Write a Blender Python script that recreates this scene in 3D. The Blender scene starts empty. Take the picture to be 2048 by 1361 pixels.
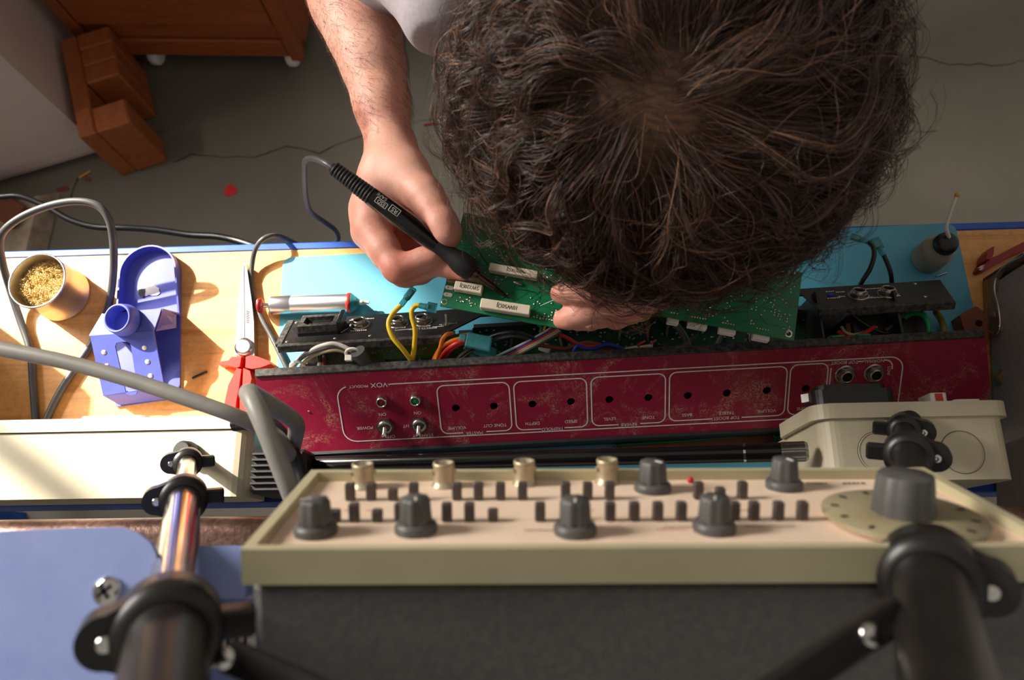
import bpy, bmesh, math, random
import numpy as np
from mathutils import Vector, Matrix, geometry
V = Vector
random.seed(7)
rng = np.random.default_rng(11)
SC = bpy.context.scene
COL = SC.collection

# ------------------------------------------------------------------ camera
F_PX, CX, CY, ZC = 1536.0, 1024.0, 680.5, 1.43
BZ = 0.75                                        # height of the bench top
_n = V(((1100 - CX) / F_PX, (1130 - CY) / F_PX, 1.0)).normalized()      # straight down, seen from the camera
_b = (-_n[0] + 0.029 * _n[1]) / (_n[2] - 0.12 * _n[1])
_a = -0.029 - 0.12 * _b
AX = V((1, _a, _b)).normalized(); AZ = -_n; AY = AZ.cross(AX)
cam = bpy.data.cameras.new('camera'); camo = bpy.data.objects.new('camera', cam); COL.objects.link(camo)
cam.sensor_width = 36.0; cam.lens = 36.0 * F_PX / 2048.0; cam.clip_start = 0.02; cam.clip_end = 60
cam.dof.use_dof = True; cam.dof.focus_distance = 0.63; cam.dof.aperture_fstop = 8.5
_r = V((AX[0], AY[0], AZ[0])); _u = -V((AX[1], AY[1], AZ[1])); _k = -V((AX[2], AY[2], AZ[2]))
camo.matrix_world = Matrix(((_r[0], _u[0], _k[0], 0), (_r[1], _u[1], _k[1], 0), (_r[2], _u[2], _k[2], ZC), (0, 0, 0, 1)))
SC.camera = camo
CAM = V((0, 0, ZC))

# ------------------------------------------------------------------ light
SC.view_settings.view_transform = 'Standard'
SC.view_settings.look = 'None'
SC.view_settings.gamma = 1.0
SC.view_settings.use_curve_mapping = False
SC.view_settings.exposure = 0.0
wd = bpy.data.worlds.new('world'); SC.world = wd; wd.use_nodes = True
wn = wd.node_tree.nodes; bg = wn['Background']
bg.inputs[0].default_value = (1.0, 0.93, 0.84, 1); bg.inputs[1].default_value = 0.33
SUN_DIR = V((0.694, -0.472, -0.545)).normalized()
sl = bpy.data.lights.new('sun', 'SUN'); slo = bpy.data.objects.new('sun', sl); COL.objects.link(slo)
sl.energy = 18.0; sl.color = (1.0, 0.91, 0.78); sl.angle = math.radians(0.9)
slo.rotation_euler = SUN_DIR.to_track_quat('-Z', 'Y').to_euler(); slo.location = (-3, 2, 4)
# daylight of the left window: a soft area the size of the opening
wl = bpy.data.lights.new('window_daylight', 'AREA'); wlo = bpy.data.objects.new('window_daylight', wl); COL.objects.link(wlo)
wl.shape = 'RECTANGLE'; wl.size = 0.85; wl.size_y = 0.48; wl.energy = 66; wl.color = (1.0, 0.95, 0.88)
wlo.location = (-1.70, 0.885, 1.77); wlo.rotation_euler = V((1, -0.35, -0.45)).to_track_quat('-Z', 'Y').to_euler()

# ------------------------------------------------------------------ helpers
def ray(x, y):
    p = V(((x - CX) / F_PX, (y - CY) / F_PX, 1.0)); return V((AX.dot(p), AY.dot(p), AZ.dot(p)))
def at(x, y, z):
    r = ray(x, y); return CAM + r * ((z - ZC) / r.z)
def ad(x, y, d): return CAM + ray(x, y) * d
def onp(x, y, P, N):
    r = ray(x, y); return CAM + r * ((P - CAM).dot(N) / r.dot(N))
def lin(c):
    return tuple(((v / 255.0) / 12.92 if v / 255.0 <= 0.04045 else ((v / 255.0 + 0.055) / 1.055) ** 2.4) for v in c)
def frame(o, x, up):
    x = V(x).normalized(); z = (V(up) - x * V(up).dot(x)).normalized(); y = z.cross(x)
    return Matrix(((x.x, y.x, z.x, o[0]), (x.y, y.y, z.y, o[1]), (x.z, y.z, z.z, o[2]), (0, 0, 0, 1)))
def T(x, y=0, z=0): return Matrix.Translation(V(x) if hasattr(x, '__len__') else V((x, y, z)))
def R(a, ax): return Matrix.Rotation(math.radians(a), 4, ax)
def S(x, y=None, z=None):
    y = x if y is None else y; z = x if z is None else z
    return Matrix.Diagonal((x, y, z, 1))
I4 = Matrix.Identity(4)

WM = {}
def _link(o, parent, M):
    COL.objects.link(o)
    WM[o] = M
    if parent is not None:
        o.parent = parent; o.matrix_basis = WM[parent].inverted() @ M
    else:
        o.matrix_basis = M
    return o
def thing(name, loc, label, cat, group=None):
    o = bpy.data.objects.new(name, None); o.empty_display_size = 0.02
    _link(o, None, T(V(loc))); o['label'] = label; o['category'] = cat
    if group: o['group'] = group
    return o
def tag(o, label, cat, group=None):
    o['label'] = label; o['category'] = cat
    if group: o['group'] = group
    return o
def struct(o): o['kind'] = 'structure'; return o
def inst(me, name, M, parent):                      # another object on shared mesh data
    return _link(bpy.data.objects.new(name, me), parent, M)

class MB:
    def __init__(s): s.v = []; s.f = []; s.sm = []; s.mi = []; s.M = I4; s.cm = 0
    def add(s, vs, fs, smooth=False, M=None):
        b = len(s.v); m = s.M if M is None else s.M @ M
        s.v += [m @ V(p) for p in vs]
        for f in fs: s.f.append([b + i for i in f]); s.sm.append(smooth); s.mi.append(s.cm)
        return s
    def box(s, x0, x1, y0, y1, z0, z1, M=None, bev=0.0, top=1.0):
        if bev > 0:
            b = min(bev, (x1 - x0) * .45, (y1 - y0) * .45, (z1 - z0) * .45)
            vs = []
            for X, dx in ((x0, b), (x1, -b)):
                for Y, dy in ((y0, b), (y1, -b)):
                    for Z, dz in ((z0, b), (z1, -b)):
                        vs += [(X, Y + dy, Z + dz), (X + dx, Y, Z + dz), (X + dx, Y + dy, Z)]
            idx = {}
            k = 0
            for i in (0, 1):
                for j in (0, 1):
                    for l in (0, 1):
                        idx[i, j, l] = (k, k + 1, k + 2); k += 3
            fs = []
            for i in (0, 1): fs.append([idx[i, j, l][0] for j, l in ((0, 0), (1, 0), (1, 1), (0, 1))])
            for j in (0, 1): fs.append([idx[i, j, l][1] for i, l in ((0, 0), (1, 0), (1, 1), (0, 1))])
            for l in (0, 1): fs.append([idx[i, j, l][2] for i, j in ((0, 0), (1, 0), (1, 1), (0, 1))])
            for i in (0, 1):
                for j in (0, 1): fs.append([idx[i, j, 0][0], idx[i, j, 1][0], idx[i, j, 1][1], idx[i, j, 0][1]])
            for i in (0, 1):
                for l in (0, 1): fs.append([idx[i, 0, l][0], idx[i, 1, l][0], idx[i, 1, l][2], idx[i, 0, l][2]])
            for j in (0, 1):
                for l in (0, 1): fs.append([idx[0, j, l][1], idx[1, j, l][1], idx[1, j, l][2], idx[0, j, l][2]])
            for t in idx.values(): fs.append(list(t))
            return s.add(vs, fs, False, M)
        cx_, cy_ = (x0 + x1) / 2, (y0 + y1) / 2
        vs = [(x0, y0, z0), (x1, y0, z0), (x1, y1, z0), (x0, y1, z0)]
        vs += [(cx_ + (p[0] - cx_) * top, cy_ + (p[1] - cy_) * top, z1) for p in vs]
        return s.add(vs, [(3, 2, 1, 0), (4, 5, 6, 7), (0, 1, 5, 4), (1, 2, 6, 5), (2, 3, 7, 6), (3, 0, 4, 7)], False, M)
    def prism(s, poly, z0, z1, M=None, smooth=False, inset=1.0):
        n = len(poly); c = (sum(p[0] for p in poly) / n, sum(p[1] for p in poly) / n)
        vs = [(p[0], p[1], z0) for p in poly] + [(c[0] + (p[0] - c[0]) * inset, c[1] + (p[1] - c[1]) * inset, z1) for p in poly]
        s.add(vs, [list(range(n - 1, -1, -1)), list(range(n, 2 * n))], False, M)
        return s.add(vs, [(i, (i + 1) % n, n + (i + 1) % n, n + i) for i in range(n)], smooth, M)
    def lathe(s, prof, n=24, M=None, smooth=True, caps=True, flute=None):
        vs = []; m = len(prof)
        for r, z in prof:
            for i in range(n):
                a = 2 * math.pi * i / n; q = r
                if flute: q = r * flute(i)
                vs.append((q * math.cos(a), q * math.sin(a), z))
        fs = [(k * n + i, k * n + (i + 1) % n, (k + 1) * n + (i + 1) % n, (k + 1) * n + i) for k in range(m - 1) for i in range(n)]
        s.add(vs, fs, smooth, M)
        if caps:
            if prof[0][0] > 1e-6: s.add(vs[:n], [list(range(n - 1, -1, -1))], False, M)
            if prof[-1][0] > 1e-6: s.add(vs[-n:], [list(range(n))], False, M)
        return s
    def tube(s, pts, r, n=10, caps=True, squash=1.0):
        pts = [V(p) for p in pts]; N = len(pts)
        rs = [r] * N if not hasattr(r, '__len__') else list(r)
        up = None; vs = []
        for i, p in enumerate(pts):
            t = (pts[min(i + 1, N - 1)] - pts[max(i - 1, 0)]).normalized()
            if up is None:
                up = t.orthogonal().normalized()
            up = (up - t * up.dot(t)).normalized(); w = t.cross(up)
            for k in range(n):
                a = 2 * math.pi * k / n
                vs.append(p + (up * math.cos(a) + w * math.sin(a) * squash) * rs[i])
        fs = [(k * n + i, k * n + (i + 1) % n, (k + 1) * n + (i + 1) % n, (k + 1) * n + i) for k in range(N - 1) for i in range(n)]
        s.add(vs, fs, True)
        if caps: s.add(vs[:n], [list(range(n - 1, -1, -1))]); s.add(vs[-n:], [list(range(n))])
        return s
    def ball(s, c, r, nu=12, nv=8, M=None):
        r = r if hasattr(r, '__len__') else (r, r, r)
        prof = [(max(math.sin(math.pi * i / nv), 1e-5), -math.cos(math.pi * i / nv)) for i in range(nv + 1)]
        return s.lathe(prof, nu, (M or I4) @ T(V(c)) @ S(*r), True, False)
    def ribbon(s, pts, w, up=(0, 0, 1), closed=False, skip=None, M=None, h=0.0):
        pts = [V(p) for p in pts]; N = len(pts); up = V(up); L = []
        for i, p in enumerate(pts):
            a = pts[(i - 1) % N] if (closed or i > 0) else p; b = pts[(i + 1) % N] if (closed or i < N - 1) else p
            t = (b - a).normalized(); q = up.cross(t).normalized() * w * .5
            L += [p + q, p - q]
        for i in range(N if closed else N - 1):
            j = (i + 1) % N
            if skip and skip((pts[i] + pts[j]) / 2): continue
            s.add([L[2 * i], L[2 * i + 1], L[2 * j + 1], L[2 * j]], [(0, 1, 2, 3)], False, M)
        return s
    def build(s, name, mats, parent=None, M=None, base=False):
        me = s.mesh(name, mats)
        if M is None:
            lo = [min(v[i] for v in s.v) for i in range(3)]; hi = [max(v[i] for v in s.v) for i in range(3)]
            c = V(((lo[0] + hi[0]) / 2, (lo[1] + hi[1]) / 2, lo[2] if base else (lo[2] + hi[2]) / 2))
            me.transform(T(-c)); M = T(c)
        return _link(bpy.data.objects.new(name, me), parent, M)
    def mesh(s, name, mats):
        me = bpy.data.meshes.new(name)
        me.from_pydata([tuple(p) for p in s.v], [], s.f)
        for m in (mats if isinstance(mats, (list, tuple)) else [mats]): me.materials.append(m)
        me.polygons.foreach_set('use_smooth', s.sm); me.polygons.foreach_set('material_index', s.mi)
        bm = bmesh.new(); bm.from_mesh(me); bmesh.ops.recalc_face_normals(bm, faces=bm.faces); bm.to_mesh(me); bm.free()
        me.update(); return me

def crv(pts, per=8):                                # Catmull-Rom through points
    P = [V(p) for p in pts]; P = [P[0] * 2 - P[1]] + P + [P[-1] * 2 - P[-2]]; out = []
    for i in range(1, len(P) - 2):
        a, b, c, d = P[i - 1:i + 3]
        for k in range(per):
            t = k / per
            out.append(0.5 * ((2 * b) + (c - a) * t + (2 * a - 5 * b + 4 * c - d) * t * t + (3 * b - a - 3 * c + d) * t ** 3))
    out.append(P[-2]); return out
def rrect(x0, x1, y0, y1, r, n=5):
    out = []
    for cx_, cy_, a0 in ((x1 - r, y1 - r, 0), (x0 + r, y1 - r, 90), (x0 + r, y0 + r, 180), (x1 - r, y0 + r, 270)):
        for k in range(n + 1):
            a = math.radians(a0 + 90 * k / n); out.append((cx_ + r * math.cos(a), cy_ + r * math.sin(a)))
    return out
def resample(pts, step, closed=False):
    P = [V((p[0], p[1], p[2] if len(p) > 2 else 0)) for p in pts]
    if closed: P.append(P[0])
    out = []
    for a, b in zip(P[:-1], P[1:]):
        k = max(1, int((b - a).length / step))
        out += [a.lerp(b, i / k) for i in range(k)]
    if not closed: out.append(P[-1])
    return out
_txt = {}
def text_geo(txt, size, align='CENTER'):
    key = (txt, align)
    if key not in _txt:
        cu = bpy.data.curves.new('t', 'FONT'); cu.body = txt; cu.align_x = align; cu.align_y = 'CENTER'; cu.size = 1.0; cu.resolution_u = 3
        o = bpy.data.objects.new('t', cu); COL.objects.link(o)
        me = o.to_mesh(); _txt[key] = ([tuple(v.co) for v in me.vertices], [tuple(p.vertices) for p in me.polygons])
        o.to_mesh_clear(); bpy.data.objects.remove(o); bpy.data.curves.remove(cu)
    vs, fs = _txt[key]
    return [(x * size, y * size, 0) for x, y, z in vs], fs
def put_text(mb, txt, size, M, sx=1.0, align='CENTER'):
    vs, fs = text_geo(txt, size, align); mb.add([(x * sx, y, z) for x, y, z in vs], fs, False, M)
def put_blur(mb, w, h, M, seed=0):                  # print too small to read: a row of tiny strokes
    rr = random.Random(seed); x = -w / 2
    while x < w / 2:
        k = h * rr.uniform(.35, .7)
        mb.add([(x, -h * rr.uniform(.3, .5), 0), (x + k, -h * .45, 0), (x + k, h * rr.uniform(.3, .5), 0), (x, h * .45, 0)], [(0, 1, 2, 3)], False, M)
        x += k + h * rr.uniform(.15, .35)

# ------------------------------------------------------------------ materials
MAT = {}
def nodes(name):
    m = bpy.data.materials.new(name); m.use_nodes = True; MAT[name] = m
    nt = m.node_tree; b = nt.nodes['Principled BSDF']; return m, nt, b
def noise(nt, scale, detail=4, rough=.6, sc=None, coord='Object', dist=0.0):
    tc = nt.nodes.new('ShaderNodeTexCoord'); mp = nt.nodes.new('ShaderNodeMapping'); nz = nt.nodes.new('ShaderNodeTexNoise')
    nt.links.new(tc.outputs[coord], mp.inputs[0]); nt.links.new(mp.outputs[0], nz.inputs['Vector'])
    if sc: mp.inputs['Scale'].default_value = sc
    nz.inputs['Scale'].default_value = scale; nz.inputs['Detail'].default_value = detail; nz.inputs['Roughness'].default_value = rough
    nz.inputs['Distortion'].default_value = dist
    return nz
def ramp(nt, src, stops):
    r = nt.nodes.new('ShaderNodeValToRGB'); nt.links.new(src, r.inputs[0]); e = r.color_ramp.elements
    while len(e) < len(stops): e.new(0.5)
    for el, (p, c) in zip(e, stops): el.position = p; el.color = (c[0], c[1], c[2], 1)
    return r
def bump(nt, b, src, strength, dist=0.001):
    n = nt.nodes.new('ShaderNodeBump'); n.inputs['Strength'].default_value = strength; n.inputs['Distance'].default_value = dist
    nt.links.new(src, n.inputs['Height']); nt.links.new(n.outputs[0], b.inputs['Normal'])
def pm(name, c, rough=.5, metal=0.0, c2=None, scale=40, lo=.35, hi=.65, bmp=0.0, bdist=.0005, spec=None, sc=None, coat=0, trans=0, ior=1.45, alpha=1, sss=0, emit=None, detail=4):
    m, nt, b = nodes(name)
    a = lin(c); b.inputs['Roughness'].default_value = rough; b.inputs['Metallic'].default_value = metal
    b.inputs['Base Color'].default_value = (*a, 1)
    nz = noise(nt, scale, detail, sc=sc)
    d = lin(c2) if c2 else tuple(v * .86 for v in a)
    r = ramp(nt, nz.outputs['Fac'], [(lo, d), (hi, a)]); nt.links.new(r.outputs[0], b.inputs['Base Color'])
    if bmp: bump(nt, b, nz.outputs['Fac'], bmp, bdist)
    if spec is not None: b.inputs['Specular IOR Level'].default_value = spec
    if coat: b.inputs['Coat Weight'].default_value = coat; b.inputs['Coat Roughness'].default_value = .1
    if trans: b.inputs['Transmission Weight'].default_value = trans; b.inputs['IOR'].default_value = ior
    if alpha < 1: b.inputs['Alpha'].default_value = alpha
    if sss:
        b.inputs['Subsurface Weight'].default_value = sss; b.inputs['Subsurface Radius'].default_value = (1, .35, .2); b.inputs['Subsurface Scale'].default_value = .004
    return m
def wood(name, c, dark, knot, axis='X', scale=1.0, rough=.5, ring=60):
    m, nt, b = nodes(name); b.inputs['Roughness'].default_value = rough
    st = {'X': (2, 30, 30), 'Y': (30, 2, 30), 'Z': (30, 30, 2)}[axis]
    nz = noise(nt, 3.2 * scale, 6, .65, sc=st, dist=.6)
    r = ramp(nt, nz.outputs['Fac'], [(.28, lin(dark)), (.45, lin(c)), (.62, tuple(min(1, v * 1.12) for v in lin(c))), (.78, lin(dark))])
    st2 = {'X': (1, 2.2, 2.2), 'Y': (2.2, 1, 2.2), 'Z': (2.2, 2.2, 1)}[axis]
    kz = noise(nt, 7 * scale, 1, .3, sc=st2)
    kr = ramp(nt, kz.outputs['Fac'], [(.70, (0, 0, 0)), (.76, (1, 1, 1))])
    mx = nt.nodes.new('ShaderNodeMix'); mx.data_type = 'RGBA'
    nt.links.new(kr.outputs[0], mx.inputs[0]); nt.links.new(r.outputs[0], mx.inputs[6]); mx.inputs[7].default_value = (*lin(knot), 1)
    fine = noise(nt, 150, 3, .7); fr = ramp(nt, fine.outputs['Fac'], [(.3, (.82, .82, .82)), (.6, (1, 1, 1))])
    mu = nt.nodes.new('ShaderNodeMix'); mu.data_type = 'RGBA'; mu.blend_type = 'MULTIPLY'; mu.inputs[0].default_value = 1
    nt.links.new(mx.outputs[2], mu.inputs[6]); nt.links.new(fr.outputs[0], mu.inputs[7])
    nt.links.new(mu.outputs[2], b.inputs['Base Color']); bump(nt, b, nz.outputs['Fac'], .25, .0006)
    return m
# ------------------------------------------------------------------ material set
M_ = MAT
pm('white_wall', (205, 198, 188), .8, scale=3)
wood('pine', (230, 164, 92), (200, 124, 58), (118, 64, 32), 'X', 1.0, .45)
wood('pine_dark', (156, 80, 36), (124, 58, 24), (60, 26, 14), 'X', .8, .5)
wood('pine_dark_z', (152, 78, 36), (120, 56, 24), (62, 28, 16), 'Z', .8, .5)
wood('pine_end', (164, 90, 44), (136, 70, 32), (70, 30, 18), 'Y', .8, .55)
wood('brown_wood', (120, 64, 36), (92, 46, 26), (50, 24, 14), 'X', 1.2, .6)
pm('blue_steel', (38, 92, 190), .4, c2=(30, 76, 165), scale=20)
pm('mat_blue', (68, 154, 178), .52, c2=(62, 146, 170), scale=8, spec=.8)
pm('steel', (200, 200, 202), .28, 1.0, scale=60)
pm('chrome', (225, 222, 216), .12, 1.0, scale=30)
pm('nickel', (172, 166, 156), .28, 1.0, scale=90)
pm('brushed_alu', (216, 216, 220), .32, 1.0, scale=30, sc=(2, 40, 40))
pm('brass_wire', (250, 226, 160), .3, .55, c2=(232, 190, 104), scale=200)
pm('stand_blue', (86, 96, 186), .38, c2=(80, 88, 178), scale=30)
pm('black_plastic', (24, 23, 23), .42, c2=(18, 17, 17), scale=80, bmp=.1)
pm('black_metal', (30, 29, 29), .45, c2=(20, 19, 19), scale=120, bmp=.15, bdist=.0003)
pm('dusty_black', (74, 70, 64), .75, c2=(26, 25, 24), scale=260, lo=.38, hi=.62, bmp=.3)
pm('rubber_black', (22, 22, 24), .6, scale=60)
pm('cable_grey', (164, 160, 150), .42, c2=(148, 144, 136), scale=40)
pm('cable_dark', (80, 80, 80), .4, c2=(66, 66, 66), scale=50)
pm('cable_black', (20, 21, 24), .4, scale=50)
pm('red_plastic', (206, 42, 30), .38, c2=(190, 32, 26), scale=30)
pm('dark_red', (150, 22, 24), .4, scale=30)
pm('white_plastic', (236, 232, 222), .4, c2=(226, 220, 208), scale=30)
pm('beige_plastic', (200, 190, 164), .42, c2=(190, 180, 152), scale=14, bmp=.05)
pm('white_print', (226, 220, 212), .6, scale=200)
pm('black_print', (26, 22, 22), .6, scale=200)
pm('red_print', (196, 70, 74), .6, scale=200)
pm('pick_red', (205, 40, 44), .35, scale=20)
pm('appliance_white', (226, 210, 200), .5, c2=(216, 200, 190), scale=5)
pm('concrete', (190, 172, 150), .85, c2=(140, 124, 106), scale=18, bmp=.4, bdist=.002)
pm('crack_dark', (62, 56, 48), .95, c2=(46, 40, 34), scale=80)
pm('yellow_plastic', (214, 170, 50), .45, scale=40)
pm('clear_teal', (120, 206, 210), .15, c2=(100, 192, 200), scale=40, trans=.7, ior=1.25)
pm('dark_void', (8, 8, 8), .9, scale=30)

def floor_mat():
    m, nt, b = nodes('floor_paint'); b.inputs['Roughness'].default_value = .62
    n1 = noise(nt, 2.2, 6, .6); r1 = ramp(nt, n1.outputs['Fac'], [(.3, lin((98, 92, 81))), (.5, lin((108, 102, 90))), (.72, lin((116, 109, 96)))])
    n2 = noise(nt, 75, 2, .5); r2 = ramp(nt, n2.outputs['Fac'], [(.20, (.45, .42, .38)), (.24, (1, 1, 1)), (.80, (1, 1, 1)), (.84, (1.25, 1.2, 1.1))])
    mu = nt.nodes.new('ShaderNodeMix'); mu.data_type = 'RGBA'; mu.blend_type = 'MULTIPLY'; mu.inputs[0].default_value = 1
    nt.links.new(r1.outputs[0], mu.inputs[6]); nt.links.new(r2.outputs[0], mu.inputs[7]); nt.links.new(mu.outputs[2], b.inputs['Base Color'])
    n3 = noise(nt, 40, 5, .6); bump(nt, b, n3.outputs['Fac'], .25, .002)
floor_mat()

# ------------------------------------------------------------------ the room
fl = MB().box(-1.7, 2.2, -1.4, 2.8, -.05, 0).build('floor', M_['floor_paint'], M=I4); struct(fl)
def crack(px, w):
    P = resample([at(x, y, 0) for x, y in px], .02); rr = random.Random(len(px))
    P = [p + V((rr.uniform(-.004, .004), rr.uniform(-.004, .004), 0)) for p in P]
    m = MB(); L = []
    for i, p in enumerate(P):
        t = (P[min(i + 1, len(P) - 1)] - P[max(i - 1, 0)]).normalized(); q = V((-t.y, t.x, 0)) * w * rr.uniform(.25, .8)
        L += [p + q + V((0, 0, .0006)), p - q + V((0, 0, .0006))]
    m.add(L, [(2 * i, 2 * i + 1, 2 * i + 3, 2 * i + 2) for i in range(len(P) - 1)]); m.build('crack', M_['crack_dark'], fl)
crack([(347, 325), (382, 309), (426, 314), (478, 315), (529, 311), (575, 290), (610, 296), (641, 306), (682, 288), (727, 272), (760, 262)], .0022)
crack([(1760, 108), (1830, 112), (1900, 128), (1980, 130), (2060, 122)], .0018)
crack([(1770, 240), (1810, 265), (1870, 262)], .0014)
crack([(830, 246), (870, 236), (900, 238)], .0016)
crack([(160, 352), (150, 372), (146, 392), (140, 410)], .003)
wl_ = MB()
Y0, Y1, YM, Z0, Z1 = -1.4, 2.8, 1.0, 0, 2.9
WA = (.45, 1.33, 1.53, 2.01)                        # the window: y0 y1 z0 z1
for (y0, y1, z0, z1) in ((Y0, WA[0], Z0, Z1), (WA[1], Y1, Z0, Z1), (WA[0], WA[1], Z0, WA[2]), (WA[0], WA[1], WA[3], Z1)):
    wl_.box(-1.72, -1.6, y0, y1, z0, z1)
wleft = wl_.build('wall_left', M_['white_wall'], M=I4); struct(wleft)
win = MB()
for (y0, y1, z0, z1) in ((WA[0], WA[0] + .012, WA[2], WA[3]), (WA[1] - .012, WA[1], WA[2], WA[3]), (WA[0], WA[1], WA[2], WA[2] + .02), (WA[0], WA[1], WA[3] - .02, WA[3]), (.90, .918, WA[2], WA[3])):
    win.box(-1.66, -1.63, y0, y1, z0, z1)
struct(win.build('window_1', M_['white_plastic'], M=I4))
wb = MB().box(-1.7, 2.2, 2.8, 2.9, 0, 2.9).build('wall_back', M_['white_wall'], M=I4); struct(wb)

# small things on the floor
def pick_shape(c, r, rot):
    out = []
    for k in range(28):
        a = 2 * math.pi * k / 28; q = r * (1 + .10 * math.cos(3 * a)); out.append((c.x + q * math.cos(a + rot), c.y + q * math.sin(a + rot)))
    return out
tag(MB().prism(pick_shape(at(461, 382, 0), .0135, 1.9), .0004, .0016).build('guitar_pick', M_['pick_red'], base=True), 'small red rounded-triangle guitar pick lying on the grey floor', 'guitar pick')
tag(MB().tube([at(158, 356, .003), at(181, 342, .003)], .0022, 8).build('wire_offcut', M_['yellow_plastic'], base=True), 'short yellow wire offcut on the floor by the wooden block', 'wire')
tag(MB().tube([at(847, 250, .003), at(872, 246, .003)], .002, 8).build('wire_offcut', M_['dark_red'], base=True), 'short dark red wire offcut on the floor beside the forearm', 'wire')
def leaf_bit(px, s, lab):
    c = at(px[0], px[1], 0); rr = random.Random(px[0])
    pts = [(c.x + s * rr.uniform(.5, 1.3) * math.cos(a) * 1.6, c.y + s * rr.uniform(.4, 1.1) * math.sin(a)) for a in [k * math.tau / 9 for k in range(9)]]
    tag(MB().prism(pts, .0003, .002).build('dirt_flake', M_['brown_wood'], base=True), lab, 'debris')
leaf_bit((126, 378), .009, 'dark brown dirt flake at the foot of the concrete kerb')
leaf_bit((176, 359), .007, 'brown dirt flake lying just below the yellow wire offcut')
leaf_bit((325, 264), .004, 'tiny dark dirt flake between the two wooden block legs and crack')

# concrete kerb at far side of the room with wood pieces on it
k = MB(); kz = .045
A, B = at(120, 385, 0), at(90, 520, 0)
for t0, t1, h in ((0, 1, kz),):
    d = (B - A)
    k.add([A, A + d * 2.5, A + d * 2.5 + V((-.4, 0, 0)), A + V((-.4, -.11, 0)), A + V((-.012, -.03, h)), A + d * 2.5 + V((-.012, 0, h)), A + d * 2.5 + V((-.4, 0, h)), A + V((-.4, -.12, h))],
          [(3, 2, 1, 0), (4, 5, 6, 7), (0, 1, 5, 4), (1, 2, 6, 5), (2, 3, 7, 6), (3, 0, 4, 7)])
tag(k.build('concrete_kerb', M_['concrete'], base=True), 'low rough concrete kerb along the floor below the white appliance', 'kerb')
def plank(px0, px1, w, z, h, mat, lab):
    a, b = at(*px0, z), at(*px1, z); Mx = frame(a, b - a, (0, 0, 1))
    tag(MB().box(0, (b - a).length, -w / 2, w / 2, 0, h, Mx, .002).build('wood_offcut', mat, base=True), lab, 'wood offcut')
plank((-30, 395), (46, 440), .05, kz + .001, .02, M_['brown_wood'], 'dark brown wood offcut lying on the concrete kerb under the black cable')

# white appliance
K = V((-.925, .853, 0)); dx = V((.957, .29, 0)).normalized(); ap = thing('white_appliance', K, 'pale rounded appliance body standing behind the wooden block', 'appliance')
Mx = frame(K - dx * .5, dx, (0, 0, 1)); L = .5
prof = [(0, .055), (.003, .03), (.010, .012), (.022, .004), (.44, .004), (.44, .9), (0, .9)]
body = MB(); n = len(prof)
body.add([(x, y, z) for x in (0, L) for y, z in prof], [(i, (i + 1) % n, n + (i + 1) % n, n + i) for i in range(n)] + [tuple(range(n)), tuple(range(2 * n - 1, n - 1, -1))], False, Mx)
body.build('body', M_['appliance_white'], ap)
for x in (.3, L - .06): MB().lathe([(.018, 0), (.018, .004)], 14, Mx @ T(x, .15, 0)).build('foot', M_['black_plastic'], ap)

# pine drawer unit on casters
zb = .062
pr, pl = at(603, 112, zb), at(186, 107, zb)
dx = (pr - pl).normalized(); W = (pr - pl).length; Mx = frame(pl, dx, (0, 0, 1)); H = .55; Dp = .42
du = thing('drawer_unit', (pl + pr) / 2 - V((0, 0, zb)), 'orange pine drawer unit on white casters at the back', 'drawer unit')
MB().box(.022, W - .022, .012, Dp, 0, H - .02, Mx).build('carcass', M_['pine_dark'], du)
def board(name, x0, x1, y0, y1, z0, z1, mat='pine_dark'):
    return MB().box(x0, x1, y0, y1, z0, z1, Mx, .003).build(name, M_[mat], du)
board('side_panel', -.002, .024, -.006, Dp, -.012, H, 'pine_dark_z'); board('side_panel', W - .024, W + .002, -.006, Dp, -.012, H, 'pine_dark_z')
board('bottom_rail', .026, W - .026, -.002, .012, -.002, .048)
board('plinth_board', .026, W - .026, .004, .016, .050, .095)
for z0, z1 in ((.098, .245), (.249, .395), (.399, H - .022)):
    d = board('drawer_front', .027, W - .027, -.004, .014, z0, z1)
board('top_board', -.008, W + .008, -.02, Dp + .01, H, H + .02)
for x in (.115, W - .035):
    for y in (.03, Dp - .05):
        c = MB()
        c.lathe([(.004, -.011), (.022, -.011), (.026, -.007), (.026, .007), (.022, .011), (.004, .011)], 20, Mx @ T(x, y, -zb + .0265) @ R(90, 'Y'))
        w = c.build('caster', M_['white_plastic'], du)
        MB().box(x - .018, x + .018, y - .02, y + .02, -.012, -.001, Mx, .002).build('caster_plate', M_['pine_end'], w)

# pine block: a back board and two glued arms
zt = .155
P0, P1, P2 = at(157, 276, zt), at(118, 80, zt), at(258, 240, zt)
dy = (P1 - P0).normalized(); Mx = frame(P0 - V((0, 0, zt)), dy.cross(V((0, 0, 1))), (0, 0, 1)); L = (P1 - P0).length; Wd = .102
st = thing('wooden_block', (P0 + P1) / 2 - V((0, 0, zt)), 'glued pine block stool shaped like a letter E by the drawer unit', 'wooden block')
def sb(name, x0, x1, y0, y1, z0, z1, mat): return MB().box(x0, x1, y0, y1, z0, z1, Mx, .0035).build(name, M_[mat], st)
sb('back_board', 0, .034, 0, L, 0, zt, 'pine_end')
a1 = L * .24; b0 = L * .485
sb('arm_board', .0345, Wd, 0, a1, 0, zt, 'pine_end')
q = (L - b0) / 3
for i in range(3): sb('arm_board', .0345, Wd, b0 + q * i + .0004, b0 + q * (i + 1) - .0004, 0, zt, 'pine_end')

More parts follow.
